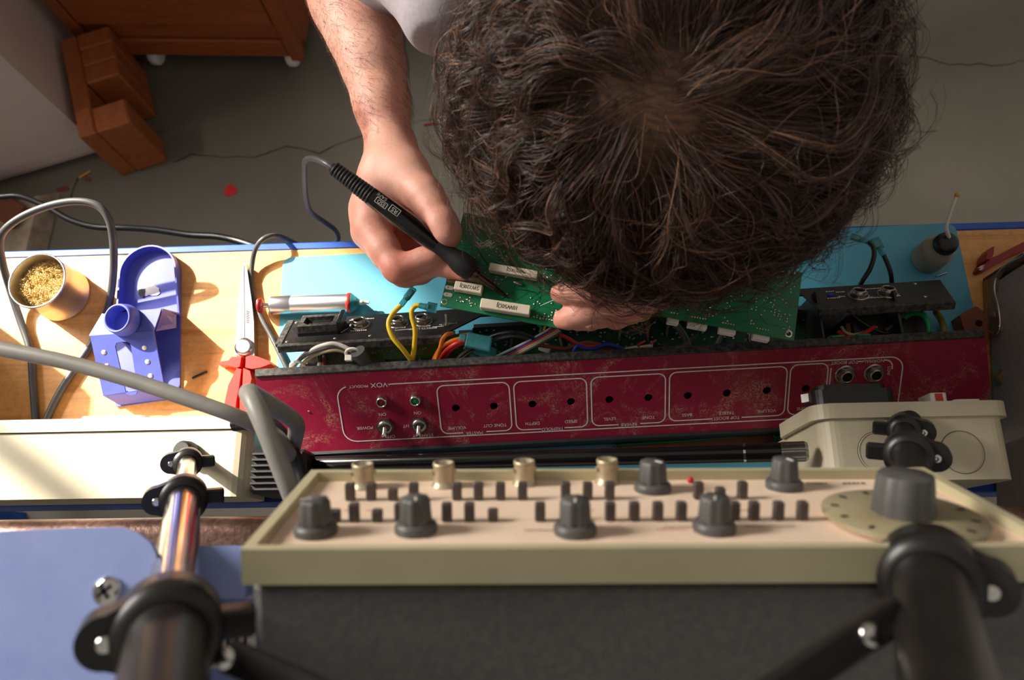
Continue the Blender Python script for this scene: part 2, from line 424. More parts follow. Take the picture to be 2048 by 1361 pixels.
# ------------------------------------------------------------------ workbench
wbn = thing('workbench', (0, .18, 0), 'narrow pine workbench with bright blue steel edges', 'workbench')
MB().box(-1.05, 1.0, .0645, .2965, .722, BZ, None, .0015).build('bench_top', M_['pine'], wbn)
MB().box(-1.055, 1.005, .2968, .3045, .70, .7485, None, .0012).build('edge_strip', M_['blue_steel'], wbn)
MB().box(-1.055, 1.005, .0545, .0642, .70, .7485, None, .0012).build('edge_strip', M_['blue_steel'], wbn)
for x in (-1.0, .95):
    for y in (.075, .26): MB().box(x - .02, x + .02, y, y + .03, 0, .722).build('leg', M_['blue_steel'], wbn)

# silicone mat
TL, TR = at(567, 517, BZ), at(1908, 447, BZ)
Mm = frame((TL.x, TL.y, BZ), TR - TL, (0, 0, 1)); MW = (TR - TL).length
tag(MB().prism(rrect(0, MW, -.222, 0, .009), .0002, .0017, Mm).build('silicone_mat', M_['mat_blue'], base=True), 'thin light blue silicone work mat spread on the pine bench', 'mat')
MZ = BZ + .0018

# tin of brass wool
c0 = at(129, 592, BZ); cup = thing('brass_wool_tin', c0, 'round silver tin filled with golden brass wool', 'tin')
h = .042; r0 = .0265
MB().lathe([(r0 - .002, .0005), (r0, .002), (r0, .004), (r0 - .0006, .005), (r0 - .0006, h - .002), (r0 + .0004, h - .001), (r0 + .0002, h), (r0 - .0012, h), (r0 - .0016, h - .001), (r0 - .0016, .003), (1e-5, .003)], 48, T(c0), True, False).build('tin_body', M_['brushed_alu'], cup)
m = MB(); rr = random.Random(4)
for i in range(520):
    a = rr.uniform(0, math.tau); q = (r0 - .004) * math.sqrt(rr.random()); z = h * .6 + (1 - (q / r0) ** 2) * .015 * rr.uniform(.2, 1.1)
    p = c0 + V((q * math.cos(a), q * math.sin(a), z)); d = V((rr.uniform(-1, 1), rr.uniform(-1, 1), rr.uniform(-.4, .5))).normalized()
    u = d.orthogonal().normalized(); w = d.cross(u); cr = rr.uniform(.0008, .0016); pts = []; ln = rr.uniform(.004, .009)
    for t in range(15):
        f = t / 14; b = f * math.tau * 2.6
        pts.append(p + d * (f - .5) * ln + u * cr * math.cos(b) + w * cr * math.sin(b))
    m.tube(pts, .00021, 3, False)
m.build('brass_wool', M_['brass_wire'], cup)['kind'] = 'stuff'
MB().lathe([(1e-5, h * .55), (r0 - .003, h * .5)], 24, T(c0), True, False).build('wool_core', M_['brass_wire'], cup)
# ------------------------------------------------------------------ soldering iron stand
def plate_with_holes(mb, outer, holes, th, M):       # outer, holes: lists of (x, y) in the plane of M; th: thickness below z = 0
    loops = [outer] + holes; flat = [V((p[0], p[1], 0)) for l in loops for p in l]
    tri = geometry.tessellate_polygon([[V((p[0], p[1], 0)) for p in l] for l in loops]); n = len(flat)
    mb.add(flat, tri, False, M); mb.add([(p.x, p.y, -th) for p in flat], [t[::-1] for t in tri], False, M)
    b = 0
    for l in loops:
        k = len(l); vs = [(p[0], p[1], 0) for p in l] + [(p[0], p[1], -th) for p in l]
        mb.add(vs, [(i, (i + 1) % k, k + (i + 1) % k, k + i) for i in range(k)], False, M)
def circ(x, y, r, n=16): return [(x + r * math.cos(math.tau * i / n), y + r * math.sin(math.tau * i / n)) for i in range(n)]
def loc2(M, p): q = M.inverted() @ V(p); return (q.x, q.y)

G, H_ = at(243, 812, BZ), at(362, 797, BZ); back = at(291, 503, BZ)
Mx = frame((G.x, G.y, BZ), H_ - G, (0, 0, 1)); sw = (H_ - G).length; Ls = (Mx.inverted() @ back).y
sd = thing('iron_stand', (G + H_ + back) / 3, 'blue metal soldering iron stand with a ring holder and oval tray', 'soldering stand')
outl = [(-.004, -.001), (sw, 0)] + [(sw / 2 + sw / 2 * math.cos(math.pi * k / 18), Ls - sw / 2 + sw / 2 * math.sin(math.pi * k / 18)) for k in range(19)]
MB().prism(outl + [(0, Ls * .5), (-.014, Ls * .46)], .0004, .0025, Mx).build('base_tray', M_['stand_blue'], sd)
# raised wall round the far half
m = MB(); wallp = [(sw, Ls * .52)] + outl[2:] + [(0, Ls * .40)]
hh = [.004] + [.0125] * 19 + [.016]
vs = []
for (x, y), hz in zip(wallp, hh):
    d = V((x - sw / 2, y - (Ls - sw / 2))) if y > Ls - sw / 2 else V((x - sw / 2, 0)); d = d.normalized() * .0016
    vs += [(x, y, .002), (x, y, hz), (x - d.x, y - d.y, hz), (x - d.x, y - d.y, .002)]
nq = len(wallp)
m.add(vs, [(4 * i + a, 4 * i + (a + 1) % 4, 4 * i + 4 + (a + 1) % 4, 4 * i + 4 + a) for i in range(nq - 1) for a in range(4)] + [(0, 1, 2, 3), (4 * nq - 4, 4 * nq - 3, 4 * nq - 2, 4 * nq - 1)], False, Mx)
m.build('tray_wall', M_['stand_blue'], sd)
zt1, zt2 = BZ + .036, BZ + .019
A, B, C, D = at(206, 628, zt1), at(323, 617, zt1), at(307, 663, zt1), at(180, 672, zt1)
E1, F1 = at(206, 792, zt2), at(330, 775, zt2)
def sheet(mb, a, b, c, d, th=.0014):                 # a flat plate through four corners, its top on them
    n = (b - a).cross(d - a).normalized(); n = n if n.z > 0 else -n; P = [a, b, c, d]
    mb.add(P + [p - n * th for p in P], [(0, 1, 2, 3), (7, 6, 5, 4), (0, 1, 5, 4), (1, 2, 6, 5), (2, 3, 7, 6), (3, 0, 4, 7)])
m = MB(); sheet(m, A, B, C, D); tp = m.build('top_plate', M_['stand_blue'], sd)
n = (C - D).cross(E1 - D).normalized(); n = n if n.z > 0 else -n
Mf = frame(D, C - D, n)
q4 = [loc2(Mf, p) for p in (D, C, F1, E1)]
pxs = lambda x, y: loc2(Mf, onp(x, y, D, n))
slot = [pxs(*p) for p in ((230, 693), (233, 686), (240, 684), (252, 684), (259, 686), (262, 693), (275, 781), (272, 789), (262, 791), (252, 788))]
m = MB(); plate_with_holes(m, q4, [slot], .0014, Mf); fp = m.build('front_plate', M_['stand_blue'], sd)
for (x, y) in ((208, 705), (214, 732), (220, 759), (289, 696), (295, 724), (301, 752)):
    MB().lathe([(1e-5, .0006), (.0021, .0005), (.0021, 0)], 14, Mf @ T(*pxs(x, y), 0)).build('dot', M_['white_plastic'], fp)  # light through the plate's holes, painted as white discs
m = MB(); sheet(m, E1, F1, H_ + V((0, 0, .003)), G + V((0, 0, .003))); m.build('bottom_fold', M_['stand_blue'], sd)
m = MB(); A2, B2 = A + V((.002, .006, -.033)), B + V((.002, .006, -.033)); sheet(m, A, B, B2, A2); m.build('rear_fold', M_['stand_blue'], sd)
t1, t2, t3 = at(323, 617, zt1), at(350, 629, BZ + .012), at(309, 662, BZ + .03)
m = MB(); sheet(m, t1, t2, t2 + V((0, -.012, -.003)), t3); m.build('side_tab', M_['stand_blue'], sd)
m = MB(); sheet(m, A, D, V((G.x - .006, D.y + .004, BZ + .003)), V((G.x + .004, A.y + .002, BZ + .003))); m.build('shade_wall', M_['stand_blue'], sd)  # unseen wall, added to keep light out of the inside behind the slot
rc = at(252, 642, zt1)
MB().lathe([(.0145, 0), (.0148, .003), (.0135, .0105), (.0128, .0125), (.0115, .0125), (.0108, .011), (.0106, -.008)], 40, T(rc) @ R(-8, 'Y') @ R(6, 'X'), True, False).build('holder_ring', M_['stand_blue'], sd)
cw = at(300, 582, BZ + .0028); rr = random.Random(3)
MB().prism([(cw.x + (.011 if abs(math.cos(a)) > .5 else .008) * rr.uniform(.7, 1.15) * math.cos(a), cw.y + .006 * rr.uniform(.7, 1.2) * math.sin(a)) for a in [k * math.tau / 16 for k in range(16)]], cw.z, cw.z + .0004).build('bare_patch', M_['white_print'], sd)['label'] = 'worn bare patch in the paint'
cw = at(284, 585, BZ + .0034)
MB().prism([(cw.x + .0035 * rr.uniform(.6, 1.2) * math.cos(a), cw.y + .005 * rr.uniform(.6, 1.2) * math.sin(a)) for a in [k * math.tau / 10 for k in range(10)]], cw.z, cw.z + .0003).build('burnt_spot', M_['dusty_black'], sd)

# ------------------------------------------------------------------ long-nose pliers
pr_ = thing('long_nose_pliers', at(497, 700, BZ), 'shiny long-nose pliers with red handles on the bench', 'pliers')
def pxpoly(px, z): return [tuple(at(x, y, z)[:2]) for x, y in px]
def slab(px, z0, z1, name, mat, parent, inset=1.0, zp=None):
    return MB().prism(pxpoly(px, zp or z0), z0, z1, None, False, inset).build(name, M_[mat], parent)
slab([(492, 536), (494, 534), (495, 620), (496, 716), (477, 716), (480, 640), (483, 610), (488, 570)], BZ + .001, BZ + .009, 'jaw', 'steel', pr_)
slab([(495.5, 534), (499, 534), (504, 570), (510, 610), (514, 650), (515, 716), (497, 716), (496, 620)], BZ + .001, BZ + .009, 'jaw', 'steel', pr_)
m = MB(); z = BZ + .0095
for k in range(7): m.tube([at(492.5, 622 + 3.6 * k, z), at(497, 623.5 + 3.6 * k, z)], .0003, 4)
m.build('jaw_teeth', M_['brown_wood'], pr_)
MB().lathe([(.008, 0), (.0085, .002), (.0085, .0105), (.006, .0112)], 24, T(at(496, 700, BZ) + V((0, 0, .0005)))).build('pivot', M_['steel'], pr_)
slab([(493, 720), (490, 740), (484, 742), (462, 737), (446, 736), (446, 730), (466, 727), (473, 719)], BZ + .001, BZ + .012, 'handle_guard', 'red_plastic', pr_, .93)
slab([(499, 719), (512, 716), (524, 719), (548, 728), (551, 734), (530, 742), (512, 745), (498, 742)], BZ + .001, BZ + .012, 'handle_guard', 'red_plastic', pr_, .93)
slab([(484, 738), (494, 740), (490, 775), (484, 805), (480, 840), (456, 840), (458, 812), (466, 775)], BZ + .001, BZ + .013, 'handle', 'red_plastic', pr_, .9)
slab([(496, 738), (510, 744), (514, 760), (508, 785), (506, 820), (510, 842), (488, 842), (488, 810), (494, 775)], BZ + .001, BZ + .013, 'handle', 'red_plastic', pr_, .9)

# ------------------------------------------------------------------ desoldering pump
zc = MZ + .0092
a, b = at(541, 611, zc), at(703, 606, zc); Mx = frame(a, b - a, (0, 0, 1)) @ R(90, 'Y'); L = (b - a).length
pu = thing('desoldering_pump', at(620, 610, MZ), 'silver desoldering pump with a red ring and plunger knob', 'desoldering pump')
MB().lathe([(.007, 0), (.0088, .0015), (.009, .003), (.009, .020), (.0087, .0205), (.009, .021), (.009, L - .003)], 32, Mx).build('barrel', M_['brushed_alu'], pu)
MB().lathe([(.0091, L - .0035), (.0096, L - .0030), (.0096, L - .0008), (.0091, L)], 32, Mx).build('seal_ring', M_['red_plastic'], pu)
MB().lathe([(.0088, L), (.0086, L + .001), (.0034, L + .0068), (.003, L + .0075)], 32, Mx).build('nose_cone', M_['clear_teal'], pu)
MB().lathe([(.0022, L + .0072), (.0022, L + .011), (.0017, L + .0112), (.0017, L + .0165)], 16, Mx).build('nozzle', M_['white_plastic'], pu)
MB().lathe([(.0022, -.008), (.0022, 0)], 14, Mx).build('plunger_rod', M_['chrome'], pu)
MB().lathe([(.003, -.0125), (.0066, -.0115), (.0074, -.0095), (.006, -.0075), (.003, -.007)], 24, Mx).build('plunger_knob', M_['dark_red'], pu)

# ------------------------------------------------------------------ small leads
tag(MB().tube([at(385, 757, BZ + .0012), at(414, 744, BZ + .0012)], .0011, 8).build('wire_offcut', M_['black_plastic'], base=True), 'short black wire offcut on the pine bench beside the blue stand', 'wire')
tag(MB().tube([at(1872, 553, MZ + .0009), at(1893, 546, MZ + .0009)], .0008, 8).build('lead_offcut', M_['steel'], base=True), 'bent silver component lead below the flux bottle on the mat', 'wire')

# ------------------------------------------------------------------ flux bottle
pm('milky', (214, 204, 178), .3, scale=40, alpha=.5)
pm('flux', (58, 42, 44), .4, c2=(48, 34, 38), scale=20)
bc = at(1853, 519, MZ); bo = thing('flux_bottle', bc, 'small translucent flux bottle with black cap and bent dropper tube', 'bottle')
MB().lathe([(.011, .0), (.0142, .001), (.0146, .003), (.0146, .022), (.0140, .0255), (.0118, .029), (.0108, .0302), (.0106, .033)], 40, T(bc), True, True).build('bottle_body', M_['milky'], bo)
MB().lathe([(.011, .0008), (.0138, .0015), (.0141, .003), (.0141, .0145)], 32, T(bc)).build('liquid', M_['flux'], bo)
MB().lathe([(.0102, .031), (.0102, .037), (.0092, .0405), (.006, .0415), (1e-5, .042)], 40, T(bc), True, False, (lambda i: 1.0 if i % 2 else .965)).build('cap', M_['black_plastic'], bo)
P = crv([bc + V((.001, .004, .041)), at(1893, 455, BZ + .052), at(1903, 420, BZ + .062), at(1914, 390, BZ + .070)], 6)
dt = MB().tube(P, [.0017] * 6 + [.0014] * (len(P) - 6), 10).build('dropper_tube', M_['white_plastic'], bo)
MB().ball(P[-1], .0023, 10, 6).build('dried_drop', M_['yellow_plastic'], dt)

# ------------------------------------------------------------------ red lever clip and brown block
rc_ = thing('red_lever_clip', at(1985, 525, BZ), 'red plastic lever clip on the pine bench by the grey case', 'clip')
slab([(1945, 548), (1950, 537), (1962, 527), (1985, 518), (2004, 508), (2037, 491), (2047, 494), (2047, 504), (2010, 520), (1986, 533), (1962, 548), (1952, 551)], BZ + .001, BZ + .010, 'clip_body', 'dark_red', rc_, .97)
slab([(1962, 527), (1965, 512), (1974, 500), (1980, 499), (1978, 516), (1972, 527)], BZ + .004, BZ + .020, 'lever', 'dark_red', rc_, .9, BZ + .012)
m = MB(); 
for q in ([(1956, 537), (1961, 532), (1970, 530), (1964, 536)], [(1958, 541), (1963, 536), (1969, 535), (1963, 540)]): m.prism(pxpoly(q, BZ + .0105), BZ + .0101, BZ + .0104)
m.build('moulded_mark', M_['white_print'], rc_)
pb = [(1920, 632), (1930, 624), (1951, 613), (1956, 615), (1966, 622), (1976, 634), (1976, 690), (1936, 690), (1933, 672), (1925, 648)]
bb = thing('brown_block', at(1950, 650, BZ), 'chipped reddish brown wooden block with a drilled hole', 'wooden block')
out = pxpoly(pb, BZ + .018); cxy = at(1958, 647, BZ + .018)
m = MB(); plate_with_holes(m, out, [circ(cxy.x, cxy.y, .0032)], .0175, T(0, 0, BZ + .018)); m.build('block_body', M_['brown_wood'], bb)
MB().lathe([(1e-5, 0), (.0031, 0)], 14, T(cxy.x, cxy.y, BZ + .004)).build('hole_bottom', M_['dark_void'], bb)

# ------------------------------------------------------------------ grey vinyl case with a metal corner
pm('vinyl_grey', (168, 158, 152), .62, c2=(150, 141, 136), scale=500, bmp=.6, bdist=.0004)
pm('corner_metal', (160, 136, 112), .35, .3, c2=(116, 94, 74), scale=60, sc=(1, 1, 8))
C0, C1 = at(1971, 566, BZ + .001), at(1986, 1015, BZ + .001)
Mx = frame(C0, C1 - C0, (0, 0, 1))                  # x: along the left foot of the case toward the camera side
if (Mx @ V((0, 1, 0)) - C0).x < 0: Mx = Mx @ S(1, -1, 1)
sx = 1
Lc = .30
gc = thing('grey_case', C0, 'tall dark grey vinyl covered case with a worn metal corner', 'case')
MB().box(0, Lc, 0, .30, 0, .34, Mx, .006).build('case_body', M_['vinyl_grey'], gc)
Nf = (Mx.to_3x3() @ V((0, -1, 0))).normalized()
def onface(x, y, off=0): q = Mx.inverted() @ onp(x, y, C0, Nf); return (q.x, q.z)
poly = [onface(*p) for p in ((1976, 644), (1984, 664), (1996, 670), (2004, 664), (2008, 645), (2004, 612), (1997, 585), (1999, 560), (2010, 540), (2030, 524), (2052, 514), (2062, 500))]
poly = [(max(px, -.003), max(pz, .001)) for px, pz in poly]; poly = [(-.003, .001)] + [p for p in poly] + [(-.003, poly[-1][1])]
cm = MB(); cm.M = Mx
n = len(poly); vs = [(p[0], -.0028, p[1]) for p in poly] + [(p[0], .0, p[1]) for p in poly]
cm.add(vs, [tuple(range(n)), tuple(range(2 * n - 1, n - 1, -1))] + [(i, (i + 1) % n, n + (i + 1) % n, n + i) for i in range(n)])
zt_ = poly[-2][1]
cm.box(-.003, 0, -.0028, .045, .001, zt_)
cb = cm.build('metal_corner', M_['corner_metal'], gc)
# bright rolled rim of the corner
P = [Mx @ V((p[0], -.0032, p[1])) for p in poly[2:-1]]
MB().tube(crv(P, 3), .0011, 6).build('rolled_rim', M_['chrome'], cb)
fx, fz = onface(1993, 632)
MB().ball((0, 0, 0), (.0045, .002, .0045), 14, 8, Mx @ T(fx, -.003, fz)).build('rivet', M_['corner_metal'], cb)
fx, fz = onface(1999, 757)
MB().lathe([(.0075, 0), (.0065, .0012), (.004, .002), (.0035, .0035), (1e-5, .0038)], 18, Mx @ T(fx, 0, fz) @ R(90, 'X'), True, False).build('rivet', M_['corner_metal'], gc)

# ------------------------------------------------------------------ two beige switch boxes
def along_y(poly_xz, y0, y1):                        # extrude an xz outline along y
    return [(x, y0, z) for x, z in poly_xz], [(x, y1, z) for x, z in poly_xz]
def ext(mb, poly_xz, y0, y1, smooth=False):
    a, b = along_y(poly_xz, y0, y1); n = len(a)
    mb.add(a + b, [tuple(range(n - 1, -1, -1)), tuple(range(n, 2 * n))]); mb.add(a + b, [(i, (i + 1) % n, n + (i + 1) % n, n + i) for i in range(n)], smooth)
    return mb
zl = BZ + .058
p = at(495, 930, zl); yf, yn = at(300, 863, zl).y, at(300, 996, zl).y; yl = at(300, 836, zl).y
lb = thing('switch_box', (-.33, .065, BZ), 'long pale beige plastic box in the sun under a tripod foot', 'electrical box')
ext(MB(), rrect(-.52, p.x, BZ + .0005, zl, .016, 6), yn, yf).build('box_body', M_['beige_plastic'], lb)
ext(MB(), rrect(-.525, p.x + .004, BZ - .0 + .0005, zl + .002, .018, 6), yf + .0006, yl).build('lid', M_['beige_plastic'], lb)
ext(MB(), rrect(-.519, p.x - .001, BZ + .002, zl - .001, .016, 6), yf - .0004, yf + .0007).build('seal_gap', M_['dark_void'], lb)
ext(MB(), rrect(-.40, -.34, zl - .045, zl - .008, .008, 4), yl, yl + .004).build('socket', M_['white_plastic'], lb)
zr = BZ + .14
x0 = at(1655, 900, zr).x; yf, yn = at(1800, 836, zr).y, at(1800, 962, zr).y; yl = at(1800, 806, zr).y
rb = thing('switch_box', (.27, .07, BZ), 'beige plastic box with a black socket and a red rocker switch', 'electrical box')
ext(MB(), rrect(x0 - .002, .318, BZ + .0005, zr, .012, 6), yn, yf).build('box_body', M_['beige_plastic'], rb)
ext(MB(), rrect(x0 - .007, .322, BZ + .048, zr + .003, .014, 6), yf, yl).build('lid', M_['beige_plastic'], rb)
for px, py, rad in ((1758, 905, .0138), (1925, 905, .0142)):
    c = at(px, py, zr); m = MB(); m.lathe([(rad, .0), (rad + .0001, .0004), (rad - .0006, .0004), (rad - .0007, 0)], 36, T(c), True, False); m.build('knockout', M_['beige_plastic'], rb)
    MB().lathe([(rad + .0003, .00005), (rad + .0007, .0001)], 36, T(c), True, False).build('knockout_groove', M_['crack_dark'], rb)
za = zr - .003; xa, xb = at(1632, 790, za).x, at(1797, 790, za).x; ya = at(1700, 766, za).y
so = ext(MB(), rrect(xa, xb, za - .034, za, .010, 6), yl, ya - .004).build('socket', M_['black_plastic'], rb)
ext(MB(), rrect(xa + .004, xb - .004, za - .030, za - .004, .008, 6), ya - .004, ya).build('socket_face', M_['black_metal'], so)
sl_ = ext(MB(), [(xa - .004, za - .02), (xa + .002, za - .014), (xa + .004, za - .024)], yl + .006, yl + .012).build('socket_latch', M_['white_plastic'], so)
zw = zr - .008; xw0, xw1 = at(1861, 795, zw).x, at(1895, 795, zw).x; yw = at(1878, 786, zw).y
sq = ext(MB(), rrect(xw0, xw1, zw - .02, zw, .002, 3), yl, yw).build('switch_frame', M_['white_plastic'], rb)
ext(MB(), rrect(xw0 + .003, xw1 - .003, zw - .017, zw + .0006, .001, 3), yl + .0006, yw - .0006).build('rocker', M_['red_plastic'], sq)
ext(MB(), rrect(xw1 + .004, xw1 + .022, zw - .012, zw + .001, .002, 3), yl, yl + .003).build('label_plate', M_['white_plastic'], rb)

# ------------------------------------------------------------------ black vented adapter, leaning tube, green ruler
va = thing('vented_adapter', at(545, 930, BZ), 'black vented power adapter between the pale box and the panel', 'power adapter')
zv = BZ + .06; c = at(545, 935, zv)
MB().box(c.x - .020, c.x + .026, .058, .094, BZ + .0005, zv - .004, None, .003).build('adapter_body', M_['black_plastic'], va)
for kx in range(7):
    MB().box(c.x - .018, c.x + .024, .060 + kx * .0048, .0622 + kx * .0048, zv - .004, zv, None, .0004).build('vent_slat', M_['black_metal'], va)
a, b = at(560, 931, BZ + .022), at(1562, 905, zr - .012); e = at(1616, 903, zr - .008)
tb = thing('black_tube', a, 'long glossy black tube with a ribbed metal end behind the panel', 'tube')
pm('gloss_black', (16, 15, 14), .18, c2=(12, 11, 11), scale=30)
MB().tube([a, a.lerp(b, .94)], .0066, 20).build('tube_barrel', M_['gloss_black'], tb)
MB().tube([a.lerp(b, .938), a.lerp(b, .942)], .0071, 20).build('tube_ring', M_['chrome'], tb)
MB().tube([a.lerp(b, .942), b], .0069, 20).build('tube_collar', M_['gloss_black'], tb)
dirn = (e - b).normalized(); m = MB()
m.lathe([(.0070, 0), (.0072, .001), (.0072, (e - b).length - .002), (.006, (e - b).length)], 48, frame(b, dirn.orthogonal(), dirn), False, True, lambda i: 1.0 if i % 6 < 4 else .9)
m.build('ribbed_end', M_['nickel'], tb)
pm('green_clear', (20, 150, 104), .25, scale=60, trans=.5)
gz = MZ + .004; gr = thing('green_tool', at(1390, 885, gz), 'translucent green edged strip lying on the mat behind the panel', 'strip')
P = [(1230, 891), (1400, 880), (1530, 869), (1548, 872), (1546, 886), (1440, 896), (1300, 900), (1240, 898)]
m = MB(); m.tube(crv([at(x, y, gz) for x, y in P + P[:1]], 4), .0014, 8); m.build('green_rim', M_['green_clear'], gr)
m = MB(); m.prism(pxpoly(P, gz), gz - .001, gz); m.build('strip_body', M_['brown_wood'], gr)

# ------------------------------------------------------------------ steel shelf behind the bench
pm('hammer_brown', (128, 98, 84), .38, .6, c2=(96, 70, 60), scale=260, bmp=.5, bdist=.0006)
zs = .905
shf = thing('steel_shelf', (0, -.2, 0), 'brown hammered steel shelf with a rounded front edge', 'shelf')
m = MB(); pr2 = [(.012 * math.sin(math.pi * k / 10), -.012 * math.cos(math.pi * k / 10)) for k in range(11)]
yc, hz = .022, .0125; prof = [(yc + .0125 * math.cos(a), zs - .0125 + .0125 * math.sin(a)) for a in [math.radians(90 - 18 * k) for k in range(11)]] + [(-.42, zs - .025), (-.42, zs)]
m = MB(); n = len(prof); vs = [(x, y, z) for x in (-.62, .36) for y, z in prof]
m.add(vs, [(i, (i + 1) % n, n + (i + 1) % n, n + i) for i in range(n)], True); m.add(vs, [tuple(range(n)), tuple(range(2 * n - 1, n - 1, -1))])
m.build('shelf_board', M_['hammer_brown'], shf)
for x in (-.6, .32):
    for y in (-.40, -.03): MB().box(x, x + .025, y, y + .025, 0, zs - .026).build('leg', M_['hammer_brown'], shf)
bk = thing('black_tray', at(60, 1034, zs), 'shallow rounded black plastic tray lying on the shelf behind the pale box', 'tray')
c1, c2 = at(-60, 1020, zs + .012), at(118, 1020, zs + .012)
MB().prism(rrect(c1.x, c2.x, .002, .020, .006), zs + .0005, zs + .013).build('tray_body', M_['black_plastic'], bk)
MB().prism(rrect(c1.x + .004, c2.x - .004, .005, .017, .004), zs + .013, zs + .0145).build('tray_rim', M_['dusty_black'], bk)

# ------------------------------------------------------------------ blue steel equipment case
pm('case_blue', (152, 168, 220), .45, c2=(140, 156, 210), scale=26)
zp = 1.115
bcx = thing('blue_equipment_case', (-.22, -.08, zs), 'blue steel equipment case with a big cross-head screw', 'equipment case')
q = [at(x, y, zp) for x, y in ((-60, 1066), (150, 1056), (240, 1055), (275, 1066), (300, 1086), (312, 1110), (330, 1361))]
top = [(v.x, v.y) for v in q] + [(q[-1].x - .002, -.26), (q[0].x, -.26)]
MB().prism(top, zp - .003, zp).build('top_plate', M_['case_blue'], bcx)
MB().box(q[0].x, at(305, 1200, zp).x - .004, -.25, q[1].y - .012, zs + .0005, zp - .003).build('case_body', M_['case_blue'], bcx)
zq = 1.075; r_ = [at(x, y, zq) for x, y in ((300, 1092), (490, 1092), (490, 1196), (300, 1200))]
MB().prism([(v.x, v.y) for v in r_], zq - .003, zq).build('lower_plate', M_['case_blue'], bcx)
MB().box(r_[3].x, at(486, 1200, zq).x, -.2, r_[2].y - .0008, zs + .0005, zq - .012).build('lower_body', M_['case_blue'], bcx)
c = at(217, 1183, zp)
scw = MB().lathe([(.0058, 0), (.006, .0006), (.0056, .0022), (.0036, .0031), (1e-5, .0034)], 28, T(c), True, False).build('screw', M_['chrome'], bcx)
m = MB(); m.box(-.0034, .0034, -.0008, .0008, 0, .0036, T(c) @ R(38, 'Z')); m.box(-.0008, .0008, -.0034, .0034, 0, .0036, T(c) @ R(38, 'Z')); m.build('cross_slot', M_['black_metal'], scw)
zz = zq - .012; c = at(462, 1290, zz)
lbp = MB().box(c.x - .018, c.x + .012, c.y - .010, c.y + .010, zz, zz + .0006).build('rating_label', M_['white_plastic'], bcx)
m = MB()
for kx in range(4): m.box(c.x - .006 + kx * .004, c.x - .0045 + kx * .004, c.y - .002, c.y + .007, zz + .0006, zz + .0009)
m.build('label_print', M_['black_print'], lbp)

# ------------------------------------------------------------------ unseen soldering station, added to shade the left of the bench
ss = thing('shading_station', (-.70, .215, BZ), 'grey soldering station added out of view to shade the bench', 'soldering station')
MB().box(-.79, -.605, .145, .285, BZ + .004, BZ + .15, None, .006).build('station_body', M_['cable_dark'], ss)
MB().box(-.78, -.615, .285, .289, BZ + .015, BZ + .14, None, .002).build('station_front', M_['black_plastic'], ss)
MB().lathe([(.014, 0), (.013, .014), (1e-5, .0145)], 24, T(-.66, .289, BZ + .05) @ R(-90, 'X'), True, False).build('dial', M_['knob_base'] if 'knob_base' in MAT else M_['red_plastic'], ss)
for x in (-.78, -.63):
    for y in (.16, .265): MB().lathe([(.007, .0002), (.007, .005)], 12, T(x + .005, y, BZ)).build('foot', M_['rubber_black'], ss)
# ------------------------------------------------------------------ function generator
pm('gen_panel', (238, 212, 188), .6, c2=(228, 200, 174), scale=30)
pm('gen_bezel', (188, 178, 144), .5, c2=(176, 166, 132), scale=20, bmp=.1)
pm('gen_cover', (92, 90, 87), .55, c2=(78, 77, 75), scale=300, bmp=.5, bdist=.0004)
pm('knob_grey', (86, 84, 81), .45, c2=(74, 72, 70), scale=60)
pm('button_brown', (82, 70, 64), .5, c2=(66, 58, 54), scale=60)
pm('dial_olive', (158, 146, 116), .45, c2=(142, 130, 100), scale=40)
FL, FR, NL = ad(650, 940, .3636), ad(1875, 935, .3636), ad(480, 1100, .268)
gx = (FR - FL).normalized(); gy = NL - FL; gy = (gy - gx * gy.dot(gx)); GH = gy.length; gn = gy.normalized().cross(gx); gn = gn if gn.z > 0 else -gn
GM = frame(NL, gx, gn); GW = .29; GI = GM.inverted(); pz = -.0045
def gp(x, y, z=pz): q = GI @ onp(x, y, GM @ V((0, 0, z)), gn); return q.x, q.y
gen = thing('function_generator', GM @ V((GW / 2, GH, -.12)), 'old beige function generator tilted up with grey knobs and dark cover', 'function generator')
rim = .0042
m = MB()
outer = [(0, 0), (GW, 0), (GW, GH), (0, GH)]; inner = [(rim, rim), (GW - rim, rim), (GW - rim, GH - rim), (rim, GH - rim)]
m.add([(x, y, 0) for x, y in outer] + [(x, y, 0) for x, y in inner] + [(x, y, -.013) for x, y in outer] + [(x, y, pz - .001) for x, y in inner],
      [(i, (i + 1) % 4, 4 + (i + 1) % 4, 4 + i) for i in range(4)] + [(i, (i + 1) % 4, 8 + (i + 1) % 4, 8 + i) for i in range(4)] + [(4 + i, 4 + (i + 1) % 4, 12 + (i + 1) % 4, 12 + i) for i in range(4)] + [(8, 9, 10, 11)], False, GM)
m.build('bezel', M_['gen_bezel'], gen)
MB().box(rim - .001, GW - rim + .001, rim - .001, GH - rim + .001, pz - .003, pz, GM).build('front_panel', M_['gen_panel'], gen)
cov = MB().box(.0018, GW - .0018, .0022, GH - .002, -.25, -.0125, GM, .004).build('cover', M_['gen_cover'], gen)
def fl(n, k, d): return lambda i: 1 - d * (1 if (i % k) < k // 2 else 0)
kp = [(.0082, 0), (.0083, .0022), (.0078, .0034), (.0064, .0042), (.0058, .0125), (.0052, .0136), (1e-5, .0138)]
def kmesh():
    m = MB()
    m.lathe(kp[:4], 32, None, True, False); m.lathe(kp[3:], 32, None, True, False, fl(32, 4, .10)); return m.mesh('knob', M_['knob_grey'])
km = kmesh(); mk = MB().box(-.0004, .0004, -.0052, -.0012, .0137, .0141).mesh('knob_pointer', M_['white_print'])
